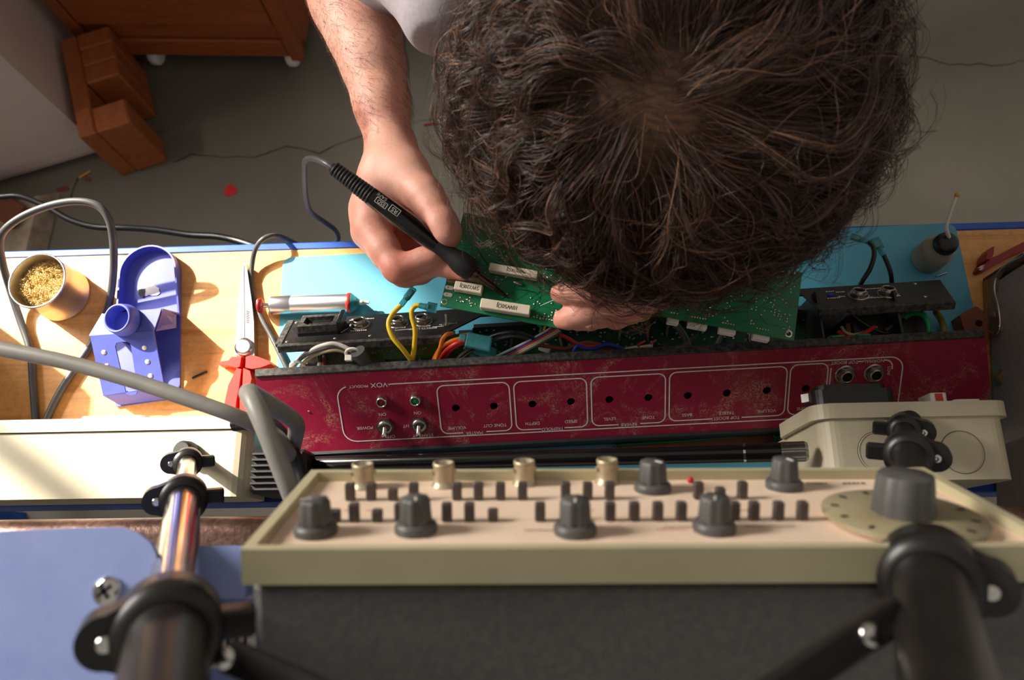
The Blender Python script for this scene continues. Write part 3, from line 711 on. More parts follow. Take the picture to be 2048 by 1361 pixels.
for i, (x, y) in enumerate(((632, 1067), (832, 1063), (1150, 1066), (1428, 1061), (1305, 981), (1568, 976))):
    ux, uy = gp(x, y); K = inst(km, 'knob', GM @ T(ux, uy, pz) @ R((-70, 10, -5, -15, 40, 20)[i], 'Z'), gen)
    inst(mk, 'pointer_mark', WM[K], K)
pm('bnc_dull', (200, 186, 158), .42, .5, c2=(176, 160, 130), scale=120)
bm_ = MB().lathe([(.0058, 0), (.0057, .0010), (.0049, .0013), (.0048, .0032), (.0047, .0036), (.0047, .0092), (.0049, .0096), (.0049, .0112), (.0040, .0113), (.0039, .004), (1e-5, .004)], 28, None, True, False)
for a in (0, 180): bm_.box(.0044, .0058, -.0008, .0008, .006, .0078, R(a + 20, 'Z'))
bm_ = bm_.mesh('bnc_socket', M_['bnc_dull']); pinm = MB().lathe([(.0014, .004), (.0012, .0085), (1e-5, .0088)], 10, None, True, False).mesh('pin', M_['white_plastic'])
for x, y in ((727, 975), (888, 973), (1049, 969), (1214, 966)):
    ux, uy = gp(x, y); B_ = inst(bm_, 'bnc_socket', GM @ T(ux, uy, pz), gen); inst(pinm, 'socket_core', WM[B_], B_)
bt = {}
for hgt in (.0078, .0052):
    bt[hgt] = MB().box(-.0021, .0021, -.0018, .0018, 0, hgt, None, .0006).mesh('push_button', M_['button_brown'])
rowA = [701, 743, 786, 828, 914, 957, 1001, 1045, 1131, 1175, 1219, 1396, 1440, 1484]
rowB = [671, 709, 755, 800, 894, 939, 986, 1080, 1130, 1220, 1268, 1315, 1362, 1420, 1468, 1507, 1556, 1604]
for row, by in ((rowA, 1001), (rowB, 1044)):
    for x in row:
        hgt = .0052 if x in (986, 671, 755, 786, 1440) else .0078
        ux, uy = gp(x, by - (x - 700) * .004); inst(bt[hgt], 'push_button', GM @ T(ux, uy, pz), gen)
ux, uy = gp(1381, 966); MB().ball((0, 0, .0012), .0016, 12, 8, GM @ T(ux, uy, pz)).build('indicator_lamp', M_['red_plastic'], gen)
dc = gp(1806, 1031, pz + .003); DM = GM @ T(dc[0], dc[1], pz)
dial = MB().lathe([(.0300, .0022), (.0303, .0028), (.0300, .0036), (.012, .0042), (1e-5, .0042)], 56, DM, True, False).build('dial_disc', M_['dial_olive'], gen)
MB().lathe([(.0285, .0008), (.0300, .0022)], 40, DM, True, False).build('dial_edge', M_['gen_panel'], dial)
m = MB()
for k in range(12):
    m.box(.0235, .0265, -.0008, .0008, .0039, .0041, DM @ R(30 * k + 8, 'Z'))
m.build('dial_print', M_['black_print'], dial)
m = MB(); m.lathe([(.0118, .0042), (.0116, .006), (.0104, .019), (.0098, .020), (1e-5, .0202)], 40, DM @ R(0, 'Z'), True, False, fl(40, 5, .04)); m.build('dial_knob', M_['knob_grey'], dial)
m = MB()
def gtxt(px, py, w, h, seed, mb): ux, uy = gp(px, py); put_blur(mb, w, h, GM @ T(ux, uy, pz + .0002), seed)
gtxt(1678, 957, .024, .0022, 1, m); gtxt(1345, 1060, .012, .0012, 5, m)
for i, x in enumerate((700, 745, 1130, 1176, 1440, 1485)): gtxt(x, 1022, .005, .0012, 10 + i, m)
m.build('red_print', M_['red_print'], gen)
m = MB(); gtxt(1706, 968, .0095, .0026, 2, m); gtxt(1632, 968, .008, .002, 3, m); gtxt(1540, 1054, .02, .0010, 4, m); gtxt(1360, 1055, .012, .0010, 7, m); gtxt(1085, 1062, .014, .001, 8, m)
m.build('black_print', M_['black_print'], gen)
# wedge riser under it
a, b = GM @ V((.03, GH - .0018, -.03)), GM @ V((.03, GH - .0018, -.235)); c, d = GM @ V((GW - .03, GH - .0018, -.03)), GM @ V((GW - .03, GH - .0018, -.235))
e = .0006
m = MB(); m.add([a, b, d, c] + [V((p.x, p.y, zs + .0006)) for p in (a, b, d, c)], [(0, 1, 2, 3), (7, 6, 5, 4), (0, 1, 5, 4), (1, 2, 6, 5), (2, 3, 7, 6), (3, 0, 4, 7)])
tag(m.build('instrument_riser', M_['black_metal'], base=True), 'black wedge riser holding up the function generator on the shelf', 'riser')

# ------------------------------------------------------------------ camera tripod
pm('tripod_black', (30, 27, 25), .38, c2=(22, 20, 19), scale=50)
pm('tripod_chrome', (206, 196, 188), .16, 1.0, scale=20)
hub = CAM + ray(1024, 2500) * .10
trp = thing('camera_tripod', V((hub.x, hub.y, zl)), 'black camera tripod straddling the generator with its feet on the boxes', 'tripod')
def clip(P, ax, side, rin, s, parent, bolt=True):
    M0 = frame(P, side, ax); h = .009 * s
    m = MB(); r1 = rin + .0042 * s
    m.lathe([(rin + .0002, -h), (r1, -h * .9), (r1, h * .9), (rin + .0002, h)], 28, M0, True, False)
    ex = rin + .0052 * s; er = .0080 * s; hull = []
    for k in range(-6, 7): a = math.radians(15 * k); hull.append((ex + er * math.cos(a), er * math.sin(a)))
    for k in range(6, 19): a = math.radians(15 * k); hull.append((r1 * math.cos(a) * .98, r1 * math.sin(a) * .98))
    m.prism(hull, -h * .55, h * .55, M0, True)
    o = m.build('leg_clamp', M_['tripod_black'], parent)
    lv = MB(); lv.box(-r1 - .009 * s, -r1 + .003, -.0045 * s, .0045 * s, -h * .5, h * .45, M0, .0012); lv.build('clamp_lever', M_['tripod_black'], o)
    bo_ = MB(); bo_.lathe([(.0026 * s, h * .55), (.0026 * s, h * .7), (.0014 * s, h * .78), (1e-5, h * .72)], 14, M0 @ T(ex, 0, 0), True, False); bo_.build('clamp_bolt', M_['chrome'], o)
    return o
def leg(P0, P1, side, clips, mats, s1=1.30):
    ax = (P1 - P0).normalized(); Q = lambda s: P0 + (P1 - P0) * s
    sd_ = V(side); sd_ = (sd_ - ax * sd_.dot(ax)).normalized()
    root = None
    cl = [c[0] for c in clips]
    secs = [(.03, cl[0] + .02, .0060), (cl[0], cl[1] + .02, .0066), (cl[1], cl[2] + .02, .0092), (cl[2], s1, .0122)]
    for i, (a, b, r) in enumerate(secs):
        o = MB().tube([Q(a), Q(b)], r, 28).build('leg_section', M_[mats[i]], trp)
        if i == 0: MB().lathe([(.0085, 0), (.0088, .003), (.0078, .012), (.0062, .014)], 20, frame(P0, sd_, ax) if False else frame(P0, (1, 0, 0), (0, 0, 1))).build('rubber_foot', M_['rubber_black'], o)
    for (s, sc, rin) in clips: clip(Q(s), ax, sd_, rin, sc, trp)
    return Q, ax, sd_
rx = V((AX[0], AY[0], AZ[0]))
L0, L1 = at(378, 905, zl + .0005), ad(338, 1260, .25)
Ql, axl, sdl = leg(L0, L1, -rx, ((.13, .95, .0066), (.47, 1.0, .0092), (1.0, 1.1, .0122)), ('tripod_chrome', 'tripod_chrome', 'tripod_chrome', 'tripod_black'))
R0, R1 = at(1806, 850, zr + .0005), ad(1866, 1200, .25)
Qr, axr, sdr = leg(R0, R1, rx, ((.06, .95, .0066), (.30, 1.0, .0092), (.935, 1.1, .0122)), ('tripod_black', 'tripod_black', 'tripod_black', 'tripod_black'))
ctr = CAM + ray(1180, 1640) * .19
def brace(P, name='brace'):
    d = (ctr - P); M0 = frame(P, d, V((0, 0, 1)))
    o = MB().box(0, d.length, -.005, .005, -.003, .003, M0, .001).build(name, M_['tripod_black'], trp)
    return o, M0
o1, Mb1 = brace(CAM + ray(1800, 1222) * .232)
MB().lathe([(.0034, .003), (.0034, .0042), (1e-5, .0048)], 14, Mb1 @ T(.016, 0, 0), True, False).build('brace_bolt', M_['chrome'], o1)
o2, Mb2 = brace(CAM + ray(455, 1312) * .238)
MB().lathe([(.0034, .003), (.0034, .0042), (1e-5, .0048)], 14, Mb2 @ T(.002, 0, 0), True, False).build('brace_bolt', M_['chrome'], o2)
MB().tube([ctr + V((0, 0, .02)), ctr - V((0, 0, .02))], .012, 20).build('centre_hub', M_['tripod_black'], trp)
MB().tube([hub, ctr], .011, 20).build('centre_column', M_['tripod_black'], trp)
MB().ball(hub, (.03, .03, .02), 20, 10).build('tripod_head', M_['tripod_black'], trp)
for Q in (Ql, Qr): MB().tube([Q(1.29), hub], [.0122, .012], 20).build('leg_top', M_['tripod_black'], trp)
MB().tube([hub, V((hub.x, -.33, zs + .003))], [.0122, .008], 20).build('leg_section', M_['tripod_black'], trp)

# ------------------------------------------------------------------ cables
def cable(name, pts, r, mat, label, cat='cable', per=8, n=12):
    return tag(MB().tube(crv(pts, per), r, n).build(name, M_[mat], base=True), label, cat)
C = lambda x, y, z: at(x, y, BZ + z)
cable('power_cable', [C(72, 850, .0042), C(66, 770, .0042), C(60, 700, .0042), C(40, 640, .006), C(22, 585, .015), C(6, 530, .035), C(0, 490, .05), C(8, 462, .06), C(44, 434, .066), C(98, 412, .068), C(150, 403, .068), C(192, 410, .066), C(216, 436, .06), C(226, 480, .048), C(227, 540, .03), C(220, 600, .012), C(206, 645, .0042), C(182, 690, .0042), C(152, 735, .0042), C(120, 785, .0042), C(94, 838, .0042), C(88, 860, .0042)], .0034, 'cable_dark', 'looped dark grey cable arching over the bench edge by the tin')
cable('power_cable', [C(-60, 400, -0.28), C(0, 394, -0.28), C(40, 393, -0.28), C(90, 412, -0.27), C(140, 440, -0.26), C(190, 454, -0.25), C(250, 456, -0.24), C(310, 460, -0.22), C(380, 470, -0.20), C(440, 474, -0.19), C(500, 490, -0.18), C(560, 515, -0.18)], .0042, 'cable_black', 'black cable hanging beyond the far bench edge over the floor')
cable('mains_cable', [at(-80, 678, .985), at(0, 698, .985), at(120, 722, .985), at(250, 757, .985), at(380, 800, .985), at(470, 832, .98), at(520, 855, .965), at(560, 880, .94), at(590, 930, .90)], .0048, 'cable_grey', 'thick grey mains cable crossing above the blue stand')
cable('mains_cable', [at(620, 1080, .99), at(592, 1010, 1.01), at(560, 930, 1.02), at(528, 850, 1.025), at(506, 803, 1.022), at(497, 786, 1.012), at(512, 793, 1.0), at(548, 815, .985), at(578, 834, .97), at(592, 848, .955), at(592, 868, .93), at(584, 905, .89)], .0054, 'cable_grey', 'thick grey cable bent into a sharp peak beside the maroon panel', per=6)
cable('mains_cable', [at(470, 850, .90), at(520, 840, .91), at(552, 858, .915), at(578, 892, .915), at(597, 935, .91), at(612, 985, .91), at(620, 1040, .905)], .0050, 'cable_black', 'black cable curving behind the grey cable peak')
# ------------------------------------------------------------------ amplifier chassis
pm('maroon', (136, 14, 50), .42, c2=(118, 8, 38), scale=6)
def dusty_maroon():
    m, nt, b = nodes('maroon_panel'); b.inputs['Roughness'].default_value = .45
    n1 = noise(nt, 17, 8, .74, dist=1.4); r1 = ramp(nt, n1.outputs['Fac'], [(.50, (0, 0, 0)), (.66, (1, 1, 1))])
    n2 = noise(nt, 700, 2, .6); r2 = ramp(nt, n2.outputs['Fac'], [(.42, (0, 0, 0)), (.62, (1, 1, 1))])
    mu = nt.nodes.new('ShaderNodeMath'); mu.operation = 'MULTIPLY'; nt.links.new(r1.outputs[0], mu.inputs[0]); nt.links.new(r2.outputs[0], mu.inputs[1])
    m3 = nt.nodes.new('ShaderNodeMath'); m3.operation = 'MULTIPLY'; nt.links.new(mu.outputs[0], m3.inputs[0]); m3.inputs[1].default_value = .75
    mx = nt.nodes.new('ShaderNodeMix'); mx.data_type = 'RGBA'; nt.links.new(m3.outputs[0], mx.inputs[0])
    mx.inputs[6].default_value = (*lin((140, 14, 52)), 1); mx.inputs[7].default_value = (*lin((190, 150, 120)), 1)
    nt.links.new(mx.outputs[2], b.inputs['Base Color'])
dusty_maroon()
pm('pcb_green', (16, 120, 74), .38, c2=(12, 106, 64), scale=30, spec=.6)
pm('pcb_dark', (18, 58, 38), .4, c2=(12, 44, 30), scale=30)
pm('pcb_olive', (104, 120, 34), .4, c2=(70, 92, 26), scale=40)
pm('pcb_track', (12, 96, 60), .35, scale=50)
pm('solder', (222, 214, 198), .25, .9, scale=100)
pm('ceramic', (226, 214, 190), .55, c2=(214, 200, 176), scale=60)
pm('wire_white', (226, 220, 206), .45, scale=60); pm('wire_grey', (96, 92, 86), .5, scale=60); pm('wire_yellow', (240, 200, 44), .42, scale=60)
pm('wire_orange', (240, 128, 34), .42, scale=60); pm('wire_red', (206, 44, 40), .42, scale=60); pm('wire_blue', (32, 62, 176), .42, scale=60)
pm('wire_brown', (140, 72, 48), .45, scale=60); pm('wire_green', (20, 150, 90), .42, scale=60); pm('wire_beige', (196, 176, 140), .45, scale=60)
pm('sleeve_yellow', (150, 140, 60), .4, scale=60)
pm('transformer', (104, 96, 88), .7, c2=(80, 74, 68), scale=400, bmp=.4)

r0_, r1_ = at(510, 754, BZ + .075), at(1970, 674, BZ + .075)
CM = frame((r0_.x, r0_.y, BZ), V((r1_.x - r0_.x, r1_.y - r0_.y, 0)), (0, 0, 1)); CL = ((r1_ - r0_).length); CI = CM.inverted()
amp = thing('amplifier_chassis', CM @ V((CL / 2, 0, 0)), 'opened amplifier chassis with a dusty maroon control panel and tangled wires', 'amplifier chassis')
pdir = V((0, -.0575, -.045)); PH = pdir.length; pn = V((0, -.045, .0575)).normalized()
PMx = CM @ frame((0, 0, .075), (1, 0, 0), pn); PI = PMx.inverted(); PO = PMx @ V((0, 0, 0)); PN = (PMx.to_3x3() @ V((0, 0, 1)))
def pp(x, y): q = PI @ onp(x, y, PO, PN); return q.x, q.y
holes_px = [(912, 817), (988, 813), (1065, 809), (1142, 804), (1219, 800), (1297, 796), (1376, 792), (1454, 787), (1534, 782), (1612, 778)]
m = MB(); plate_with_holes(m, [(0, -PH), (CL + .018, -PH), (CL + .001, -.001), (0, -.001)], [circ(*pp(*h), .0034, 16) for h in holes_px], .0012, PMx)
fpn = m.build('control_panel', M_['maroon_panel'], amp)
for h in holes_px:
    x, y = pp(*h)
    MB().lathe([(.0036, -.0012), (.0036, -.006), (1e-5, -.006)], 16, PMx @ T(x, y, 0), True, False).build('pot_shaft_hole', M_['dark_void'], fpn)
MB().box(0, CL, -PH + .001, -.001, -.0026, -.0014, PMx).build('panel_backing', M_['black_metal'], amp) if False else None
lip = MB(); lip.box(0, CL, -.0006, .0062, .0735, .0762, CM, .0008); lip.box(0, CL, .0052, .0063, .062, .0755, CM); lip.build('front_rim', M_['dusty_black'], amp)
MB().box(0, CL, -.0600, -.0575, .004, .0305, CM).build('front_skirt', M_['black_metal'], amp)
# printed frames
def prr(px4, r): 
    P = [pp(*p) for p in px4]; xs0 = (P[0][0] + P[3][0]) / 2; xs1 = (P[1][0] + P[2][0]) / 2; y1 = (P[0][1] + P[1][1]) / 2; y0 = (P[2][1] + P[3][1]) / 2
    return xs0, xs1, y0, y1
boxes = {}
boxes['outer'] = prr(((672, 776), (1796, 712), (1805, 826), (690, 885)), 0)
boxes['master'] = prr(((871, 772), (1017, 765), (1025, 861), (885, 868)), 0)
boxes['trem'] = prr(((1024, 765), (1170, 756), (1178, 853), (1036, 861)), 0)
boxes['rev'] = prr(((1178, 756), (1328, 747), (1333, 844), (1188, 853)), 0)
boxes['boost'] = prr(((1336, 746), (1570, 733), (1573, 830), (1341, 843)), 0)
boxes['norm'] = prr(((1576, 731), (1650, 727), (1655, 826), (1580, 830)), 0)
boxes['inp'] = prr(((1656, 727), (1777, 720), (1782, 818), (1660, 826)), 0)
y1 = boxes['master'][3]; y0 = boxes['master'][2]
prt = MB(); prt.M = PMx @ T(0, 0, .0002)
def outline(b, r, w, gaps=()):
    P = resample(rrect(b[0], b[1], b[2], b[3], r, 6), .0012, True)
    prt.ribbon(P, w, closed=True, skip=lambda c: any(g[0] < c.x < g[1] and g[2] < c.y < g[3] for g in gaps))
def gap(px0, px1, wpx=6):
    a, b = pp(*px0), pp(*px1); h = .0035
    return (min(a[0], b[0]), max(a[0], b[0]), min(a[1], b[1]) - h, max(a[1], b[1]) + h)
outline(boxes['outer'], .011, .0010, [gap((693, 774), (780, 770))])
outline(boxes['master'], .006, .0010, [gap((926, 867), (972, 864))])
outline(boxes['trem'], .006, .0010, [gap((1082, 859), (1128, 857))])
outline(boxes['rev'], .006, .0010, [gap((1236, 851), (1280, 848))])
outline(boxes['boost'], .006, .0010, [gap((1424, 838), (1482, 835))])
outline(boxes['norm'], .006, .0010, [gap((1590, 830), (1640, 828))])
outline(boxes['inp'], .006, .0010, [gap((1664, 727), (1714, 724)), gap((1728, 724), (1768, 720)), (boxes['inp'][1] - .002, boxes['inp'][1] + .002, boxes['inp'][2] + .006, boxes['inp'][3] - .009)])
def pt(txt, px, py, size, rot=180, sx=1.0):
    x, y = pp(px, py); put_text(prt, txt, size, T(x, y, 0) @ R(rot, 'Z'), sx)
pt('A', 778, 769, .0030); pt('VOX', 758, 770, .0058, sx=1.15); pt('PRODUCT', 717, 773, .0034)
for t, x, y in (('ON', 765, 829), ('POWER', 730, 856), ('OFF', 782, 873), ('ON', 835, 826), ('HT', 812, 852), ('STANDBY', 846, 871), ('VOLUME', 914, 856), ('TONE CUT', 990, 851), ('MASTER', 949, 866),
                ('DEPTH', 1065, 847), ('SPEED', 1142, 843), ('TREMOLO', 1105, 858), ('LEVEL', 1219, 838), ('TONE', 1297, 835), ('REVERB', 1258, 849), ('BASS', 1374, 830), ('TREBLE', 1453, 826), ('TOP BOOST', 1453, 836),
                ('VOLUME', 1533, 822), ('VOLUME', 1612, 817), ('NORMAL', 1615, 829), ('TOP BOOST', 1689, 725), ('NORMAL', 1748, 722)):
    pt(t, x, y, .0040)
pt('LOW', 1777, 742, .0034, 270)
prt.build('panel_lettering', M_['white_print'], fpn)
# pilot lamps, toggle switches, jacks of the panel
def ring_nut(r, h, n=6): return [(r * math.cos(math.tau * k / n), r * math.sin(math.tau * k / n)) for k in range(n)]
for (x, y), mt in (((764, 802), 'dark_red'), ((831, 799), 'wire_green')):
    Q = PMx @ T(*pp(x, y), 0)
    o = MB().lathe([(.0055, 0), (.0057, .001), (.0046, .0035), (.0040, .0050), (.0034, .0050), (.0030, .0030)], 24, Q, True, False).build('pilot_lamp', M_['chrome'], fpn)
    MB().lathe([(.0031, .0026), (.0024, .0040), (1e-5, .0046)], 16, Q, True, False).build('lens', M_[mt], o)
for (x, y), (lx, ly) in (((771, 852), (768, 877)), ((839, 849), (836, 875))):
    Q = PMx @ T(*pp(x, y), 0)
    m = MB(); m.prism(ring_nut(.0078, 0), 0, .0022, Q); m.lathe([(.0062, .0022), (.0060, .0046), (.0034, .0050)], 24, Q, True, True); m.prism(ring_nut(.0066, 0), .0022, .0036, Q @ R(20, 'Z'))
    o = m.build('toggle_switch', M_['nickel'], fpn)
    tip_ = onp(lx, ly, PO + PN * .009, PN); b0_ = Q @ V((0, 0, .0035))
    MB().tube([b0_, b0_.lerp(tip_, .5), b0_.lerp(tip_, .9), tip_], [.0020, .0021, .0028, .0022], 14).build('toggle_lever', M_['chrome'], o)
def jack(Q, parent, r=.0070):
    m = MB(); m.lathe([(r + .0016, 0), (r + .0016, .0008), (r, .0008)], 28, Q, True, False); m.prism(ring_nut(r + .0003, 0), .0008, .0032, Q); m.lathe([(r * .78, .0032), (r * .76, .0056), (r * .60, .0060), (r * .56, .0052), (r * .55, .0034)], 28, Q, True, False)
    o = m.build('jack_socket', M_['nickel'], parent)
    MB().lathe([(r * .56, .0035), (1e-5, .0035)], 18, Q, True, False).build('jack_hole', M_['dark_void'], o)
for x, y in ((1690, 750), (1748, 747)): jack(PMx @ T(*pp(x, y), 0), fpn, .0068)
MB().ball((0, 0, 0), (.0012, .0012, .0005), 8, 5, PMx @ T(*pp(618, 824), 0)).build('panel_screw', M_['chrome'], fpn)

# rear panel
A, B, D, Cq = at(555, 690, BZ + .075), at(1910, 603, BZ + .075), at(580, 641, BZ + .043), at(1880, 560, BZ + .043)
rn = (B - A).cross(D - A).normalized(); rn = rn if rn.z > 0 else -rn
RMx = frame(A, B - A, rn); RI = RMx.inverted()
def rp(x, y): q = RI @ onp(x, y, A, rn); return q.x, q.y
out = [rp(*p) for p in ((557, 690), (880, 672), (900, 662), (960, 632), (1300, 610), (1605, 590), (1637, 618), (1910, 603), (1880, 560), (1600, 578), (1040, 610), (580, 641))]
m = MB(); plate_with_holes(m, out, [], .0014, RMx); rpn = m.build('rear_panel', M_['black_metal'], amp)
def strip(p0, p1, w, name, z0=0, z1=.0024, off=0):
    a, b = V((*rp(*p0), 0)), V((*rp(*p1), 0)); d = (b - a); Q = RMx @ frame(a, d, (0, 0, 1))
    return MB().box(0, d.length, off - w / 2, off + w / 2, z0, z1, Q, .0004).build(name, M_['dusty_black'], rpn)
strip((555, 692), (884, 673), .0042, 'rear_lip', -.006, .0006); strip((1637, 619), (1910, 604), .0042, 'rear_lip', -.006, .0006); strip((557, 690), (582, 642), .006, 'end_flange', -.0025, .0008)
# mains inlet
Q = RMx @ T(*rp(642, 659), 0)
o = MB().prism([(-.0245, 0), (-.017, -.0115), (.017, -.0115), (.0245, 0), (.017, .0115), (-.017, .0115)], 0, .0032, Q).build('mains_inlet', M_['black_plastic'], rpn)
m = MB(); plate_with_holes(m, [(-.0165, -.0105), (.0165, -.0105), (.0165, .0105), (-.0165, .0105)], [[(-.0125, -.004), (-.008, -.0075), (.008, -.0075), (.0125, -.004), (.0125, .0065), (-.0125, .0065)]], .0062, Q @ T(0, 0, .009)); m.build('inlet_shroud', M_['dusty_black'], o)
MB().box(-.0125, .0125, -.0075, .0065, .0028, .0034, Q).build('inlet_floor', M_['dark_void'], o)
MB().box(-.006, .010, -.002, .004, .0034, .0070, Q, .0004).build('fuse_drawer', M_['black_plastic'], o)
for x in (-.007, 0, .007): MB().box(x - .001, x + .001, -.0055, -.0035, .0034, .008, Q).build('pin', M_['steel'], o)
MB().box(.0168, .0205, -.011, .0125, .0032, .0115, Q, .0005).build('inlet_clip', M_['black_plastic'], o)
for x, y in ((720, 651), (797, 648), (845, 644), (1717, 592), (1775, 588)): jack(RMx @ T(*rp(x, y), 0), rpn, .0072)
Q = RMx @ T(*rp(893, 652), 0); m = MB(); m.prism(ring_nut(.0036, 0), 0, .0016, Q); m.tube([Q @ V((0, 0, .001)), Q @ V((.0004, .004, .009))], [.0011, .0014], 10); m.build('bypass_switch', M_['nickel'], rpn)
Q = RMx @ T(*rp(1662, 592), 0); MB().box(-.0022, .0022, -.0016, .0016, 0, .0016, Q).build('slide_switch', M_['wire_blue'], rpn)
for x, y in ((593, 646), (574, 684), (670, 677), (740, 672), (1830, 568), (1850, 594)):
    MB().ball((0, 0, 0), (.0016, .0016, .0008), 10, 6, RMx @ T(*rp(x, y), .0)).build('panel_screw', M_['steel'], rpn)
rpt = MB(); rpt.M = RMx @ T(0, 0, .0003)
def rt(txt, px, py, size, rot=180, sx=1): put_text(rpt, txt, size, T(*rp(px, py), 0) @ R(rot, 'Z'), sx)
def rblur(px, py, w, h, seed, rot=0): put_blur(rpt, w, h, T(*rp(px, py), 0) @ R(rot, 'Z'), seed)
rblur(720, 639, .015, .0028, 1); rblur(742, 638, .005, .0022, 2); rblur(718, 662, .014, .0022, 3); rblur(694, 647, .009, .003, 4, 60); rblur(687, 662, .008, .003, 5, 60)
rt('RETURN', 845, 653, .0036); rt('SEND', 801, 656, .0036); rt('EFFECTS LOOP', 846, 658, .0036); rt('ON', 884, 650, .0030); rt('BYPASS', 903, 648, .0030)
def rline(*pts): rpt.ribbon([V((*rp(*p), 0)) for p in pts], .0008)
rline((780, 657), (793, 656), (790, 662), (832, 658)); rline((865, 655), (890, 653), (893, 649))
for i, (x, y, w) in enumerate(((1660, 584, .007), (1680, 585, .007), (1667, 597, .010), (1684, 594, .006), (1710, 581, .005), (1747, 578, .014), (1732, 596, .012), (1753, 596, .016), (1787, 593, .012), (1772, 594, .006))): rblur(x, y, w, .0022, 20 + i)
rpt.build('rear_lettering', M_['white_print'], rpn)

# inside of the chassis
def cl(x, y, z): return CI @ at(x, y, BZ + z)
zf = .010
def cbox(px0, px1, z0, z1, name, mat, bev=.001, parent=None, zr_=None):
    a, b = cl(*px0, zr_ if zr_ is not None else z1), cl(*px1, zr_ if zr_ is not None else z1)
    return MB().box(min(a.x, b.x), max(a.x, b.x), min(a.y, b.y), max(a.y, b.y), z0, z1, CM, bev).build(name, M_[mat], parent or amp)
xs = [cl(x, 720, zf).x for x in (752, 798, 805, 837, 843, 855, 861, 894, 900, 912, 919, 948)]
for i in range(0, len(xs), 2):
    MB().box(xs[i], xs[i + 1], -.02, .05, zf, zf + .0012, CM).build('slotted_base', M_['black_metal'], amp)
MB().box(cl(949, 700, zf).x, CL - .055, -.05, .055, zf, zf + .0012, CM).build('base_plate', M_['black_metal'], amp)
cbox((603, 692), (752, 760), .004, .052, 'transformer', 'transformer', .006)
cbox((1692, 624), (1868, 676), .004, .050, 'output_transformer', 'black_metal', .004)
MB().box(CL - .062, CL - .060, -.002, .045, .004, .07, CM).build('end_plate', M_['black_metal'], amp)
MB().box(cl(1640, 650, .06).x - .0015, cl(1640, 650, .06).x, .0, .05, .006, .066, CM).build('end_plate', M_['black_metal'], amp)
MB().box(.004, .006, .008, .03, .004, .05, CM).build('end_plate', M_['black_metal'], amp) if False else None
a, b, c, d = at(700, 686, BZ + .066), at(936, 669, BZ + .066), at(928, 712, BZ + .046), at(724, 722, BZ + .046)
m = MB(); sheet(m, a, b, c, d, .0016); op = m.build('upright_board', M_['pcb_olive'], amp)
nn = (b - a).cross(d - a).normalized(); nn = nn if nn.z > 0 else -nn
m = MB(); rr = random.Random(5)
for i in range(26):
    u, v = rr.uniform(.04, .96), rr.choice((.2, .5, .55, .6)); p = a.lerp(b, u).lerp(d.lerp(c, u), v); m.ball(p + nn * .0003, .0011, 8, 5)
o = m.build('solder_joint', M_['nickel'], op); o['kind'] = 'stuff'
zg = .030; a, b, c, d = cl(945, 656, zg), cl(1560, 622, zg), cl(1645, 712, zg), cl(946, 738, zg)
m = MB(); m.box(a.x, c.x, -.02, a.y, zg - .0016, zg, CM); mp = m.build('main_board', M_['pcb_dark'], amp)
m = MB(); rr = random.Random(9)
for i in range(150):
    x, y = rr.uniform(a.x + .004, c.x - .004), rr.uniform(.010, a.y - .003); m.ball((x, y, zg), (.0011, .0011, .0008), 7, 4, CM)
o = m.build('solder_joint', M_['nickel'], mp); o['kind'] = 'stuff'
for i, (x, y, mt) in enumerate(((1295, 668, 'wire_brown'), (1240, 668, 'wire_grey'), (1335, 660, 'wire_grey'), (1122, 684, 'wire_grey'), (1022, 690, 'wire_grey'), (1440, 680, 'wire_brown'), (1500, 672, 'wire_grey'))):
    p = cl(x, y, zg + .002); q = M_[mt]
    o = MB().lathe([(.0006, -.006), (.0006, -.004), (.0013, -.0038), (.0011, 0), (.0013, .0038), (.0006, .004), (.0006, .006)], 10, CM @ T(p) @ R(90, 'X') @ R(rr.uniform(-12, 12), 'Y'), True).build('small_resistor', q, mp)
for i, (x, y, w) in enumerate(((1132, 718, .024), (1370, 708, .03), (1520, 698, .022), (1460, 702, .02))):
    p = cl(x, y, zg + .006); MB().box(p.x - w / 2, p.x + w / 2, p.y - .0015, p.y + .0015, zg, zg + .006, CM, .0004).build('pin_header', M_['ceramic'], mp)
def plug(x, y, z, ang, s=1.0, green=False):
    p = CM @ cl(x, y, z); Q = T(p) @ R(ang, 'Z') @ R(20, 'X')
    o = MB().box(-.006 * s, .006 * s, -.004 * s, .004 * s, -.004, .004, Q, .0008).build('plug', M_['white_plastic'], amp)
    MB().box(-.005 * s, .005 * s, .004 * s, .0052 * s, -.002, .006, Q, .0004).build('plug_wall', M_['wire_green' if green else 'white_plastic'], o)
plug(1263, 706, .062, 10); plug(1291, 703, .062, 8); plug(1090, 697, .055, -25, .8); plug(1671, 684, .066, 3, 1.0, True); plug(1724, 681, .066, 3, 1.0, True)
def wire(pts, r, mt, name='wire', par=None):         # pts: (px, py, height above the bench)
    return MB().tube(crv([at(x, y, BZ + z) for x, y, z in pts], 6), r, 8).build(name, M_[mt], par or amp)
wire([(585, 745, .02), (592, 728, .05), (615, 705, .07), (650, 690, .08), (675, 689, .08), (705, 703, .075), (716, 716, .06)], .0019, 'wire_white')
wire([(582, 748, .02), (588, 732, .05), (612, 710, .068), (650, 696, .078), (675, 694, .078), (704, 707, .072), (716, 720, .055)], .0019, 'wire_grey')
wire([(600, 748, .02), (605, 730, .05), (625, 712, .066), (655, 702, .076), (680, 701, .076), (704, 711, .07), (714, 722, .055)], .0019, 'wire_beige')
wire([(636, 702, .04), (637, 715, .055), (640, 730, .057)], .0019, 'wire_grey'); wire([(640, 728, .057), (637, 740, .06), (630, 752, .06)], .0022, 'wire_white')
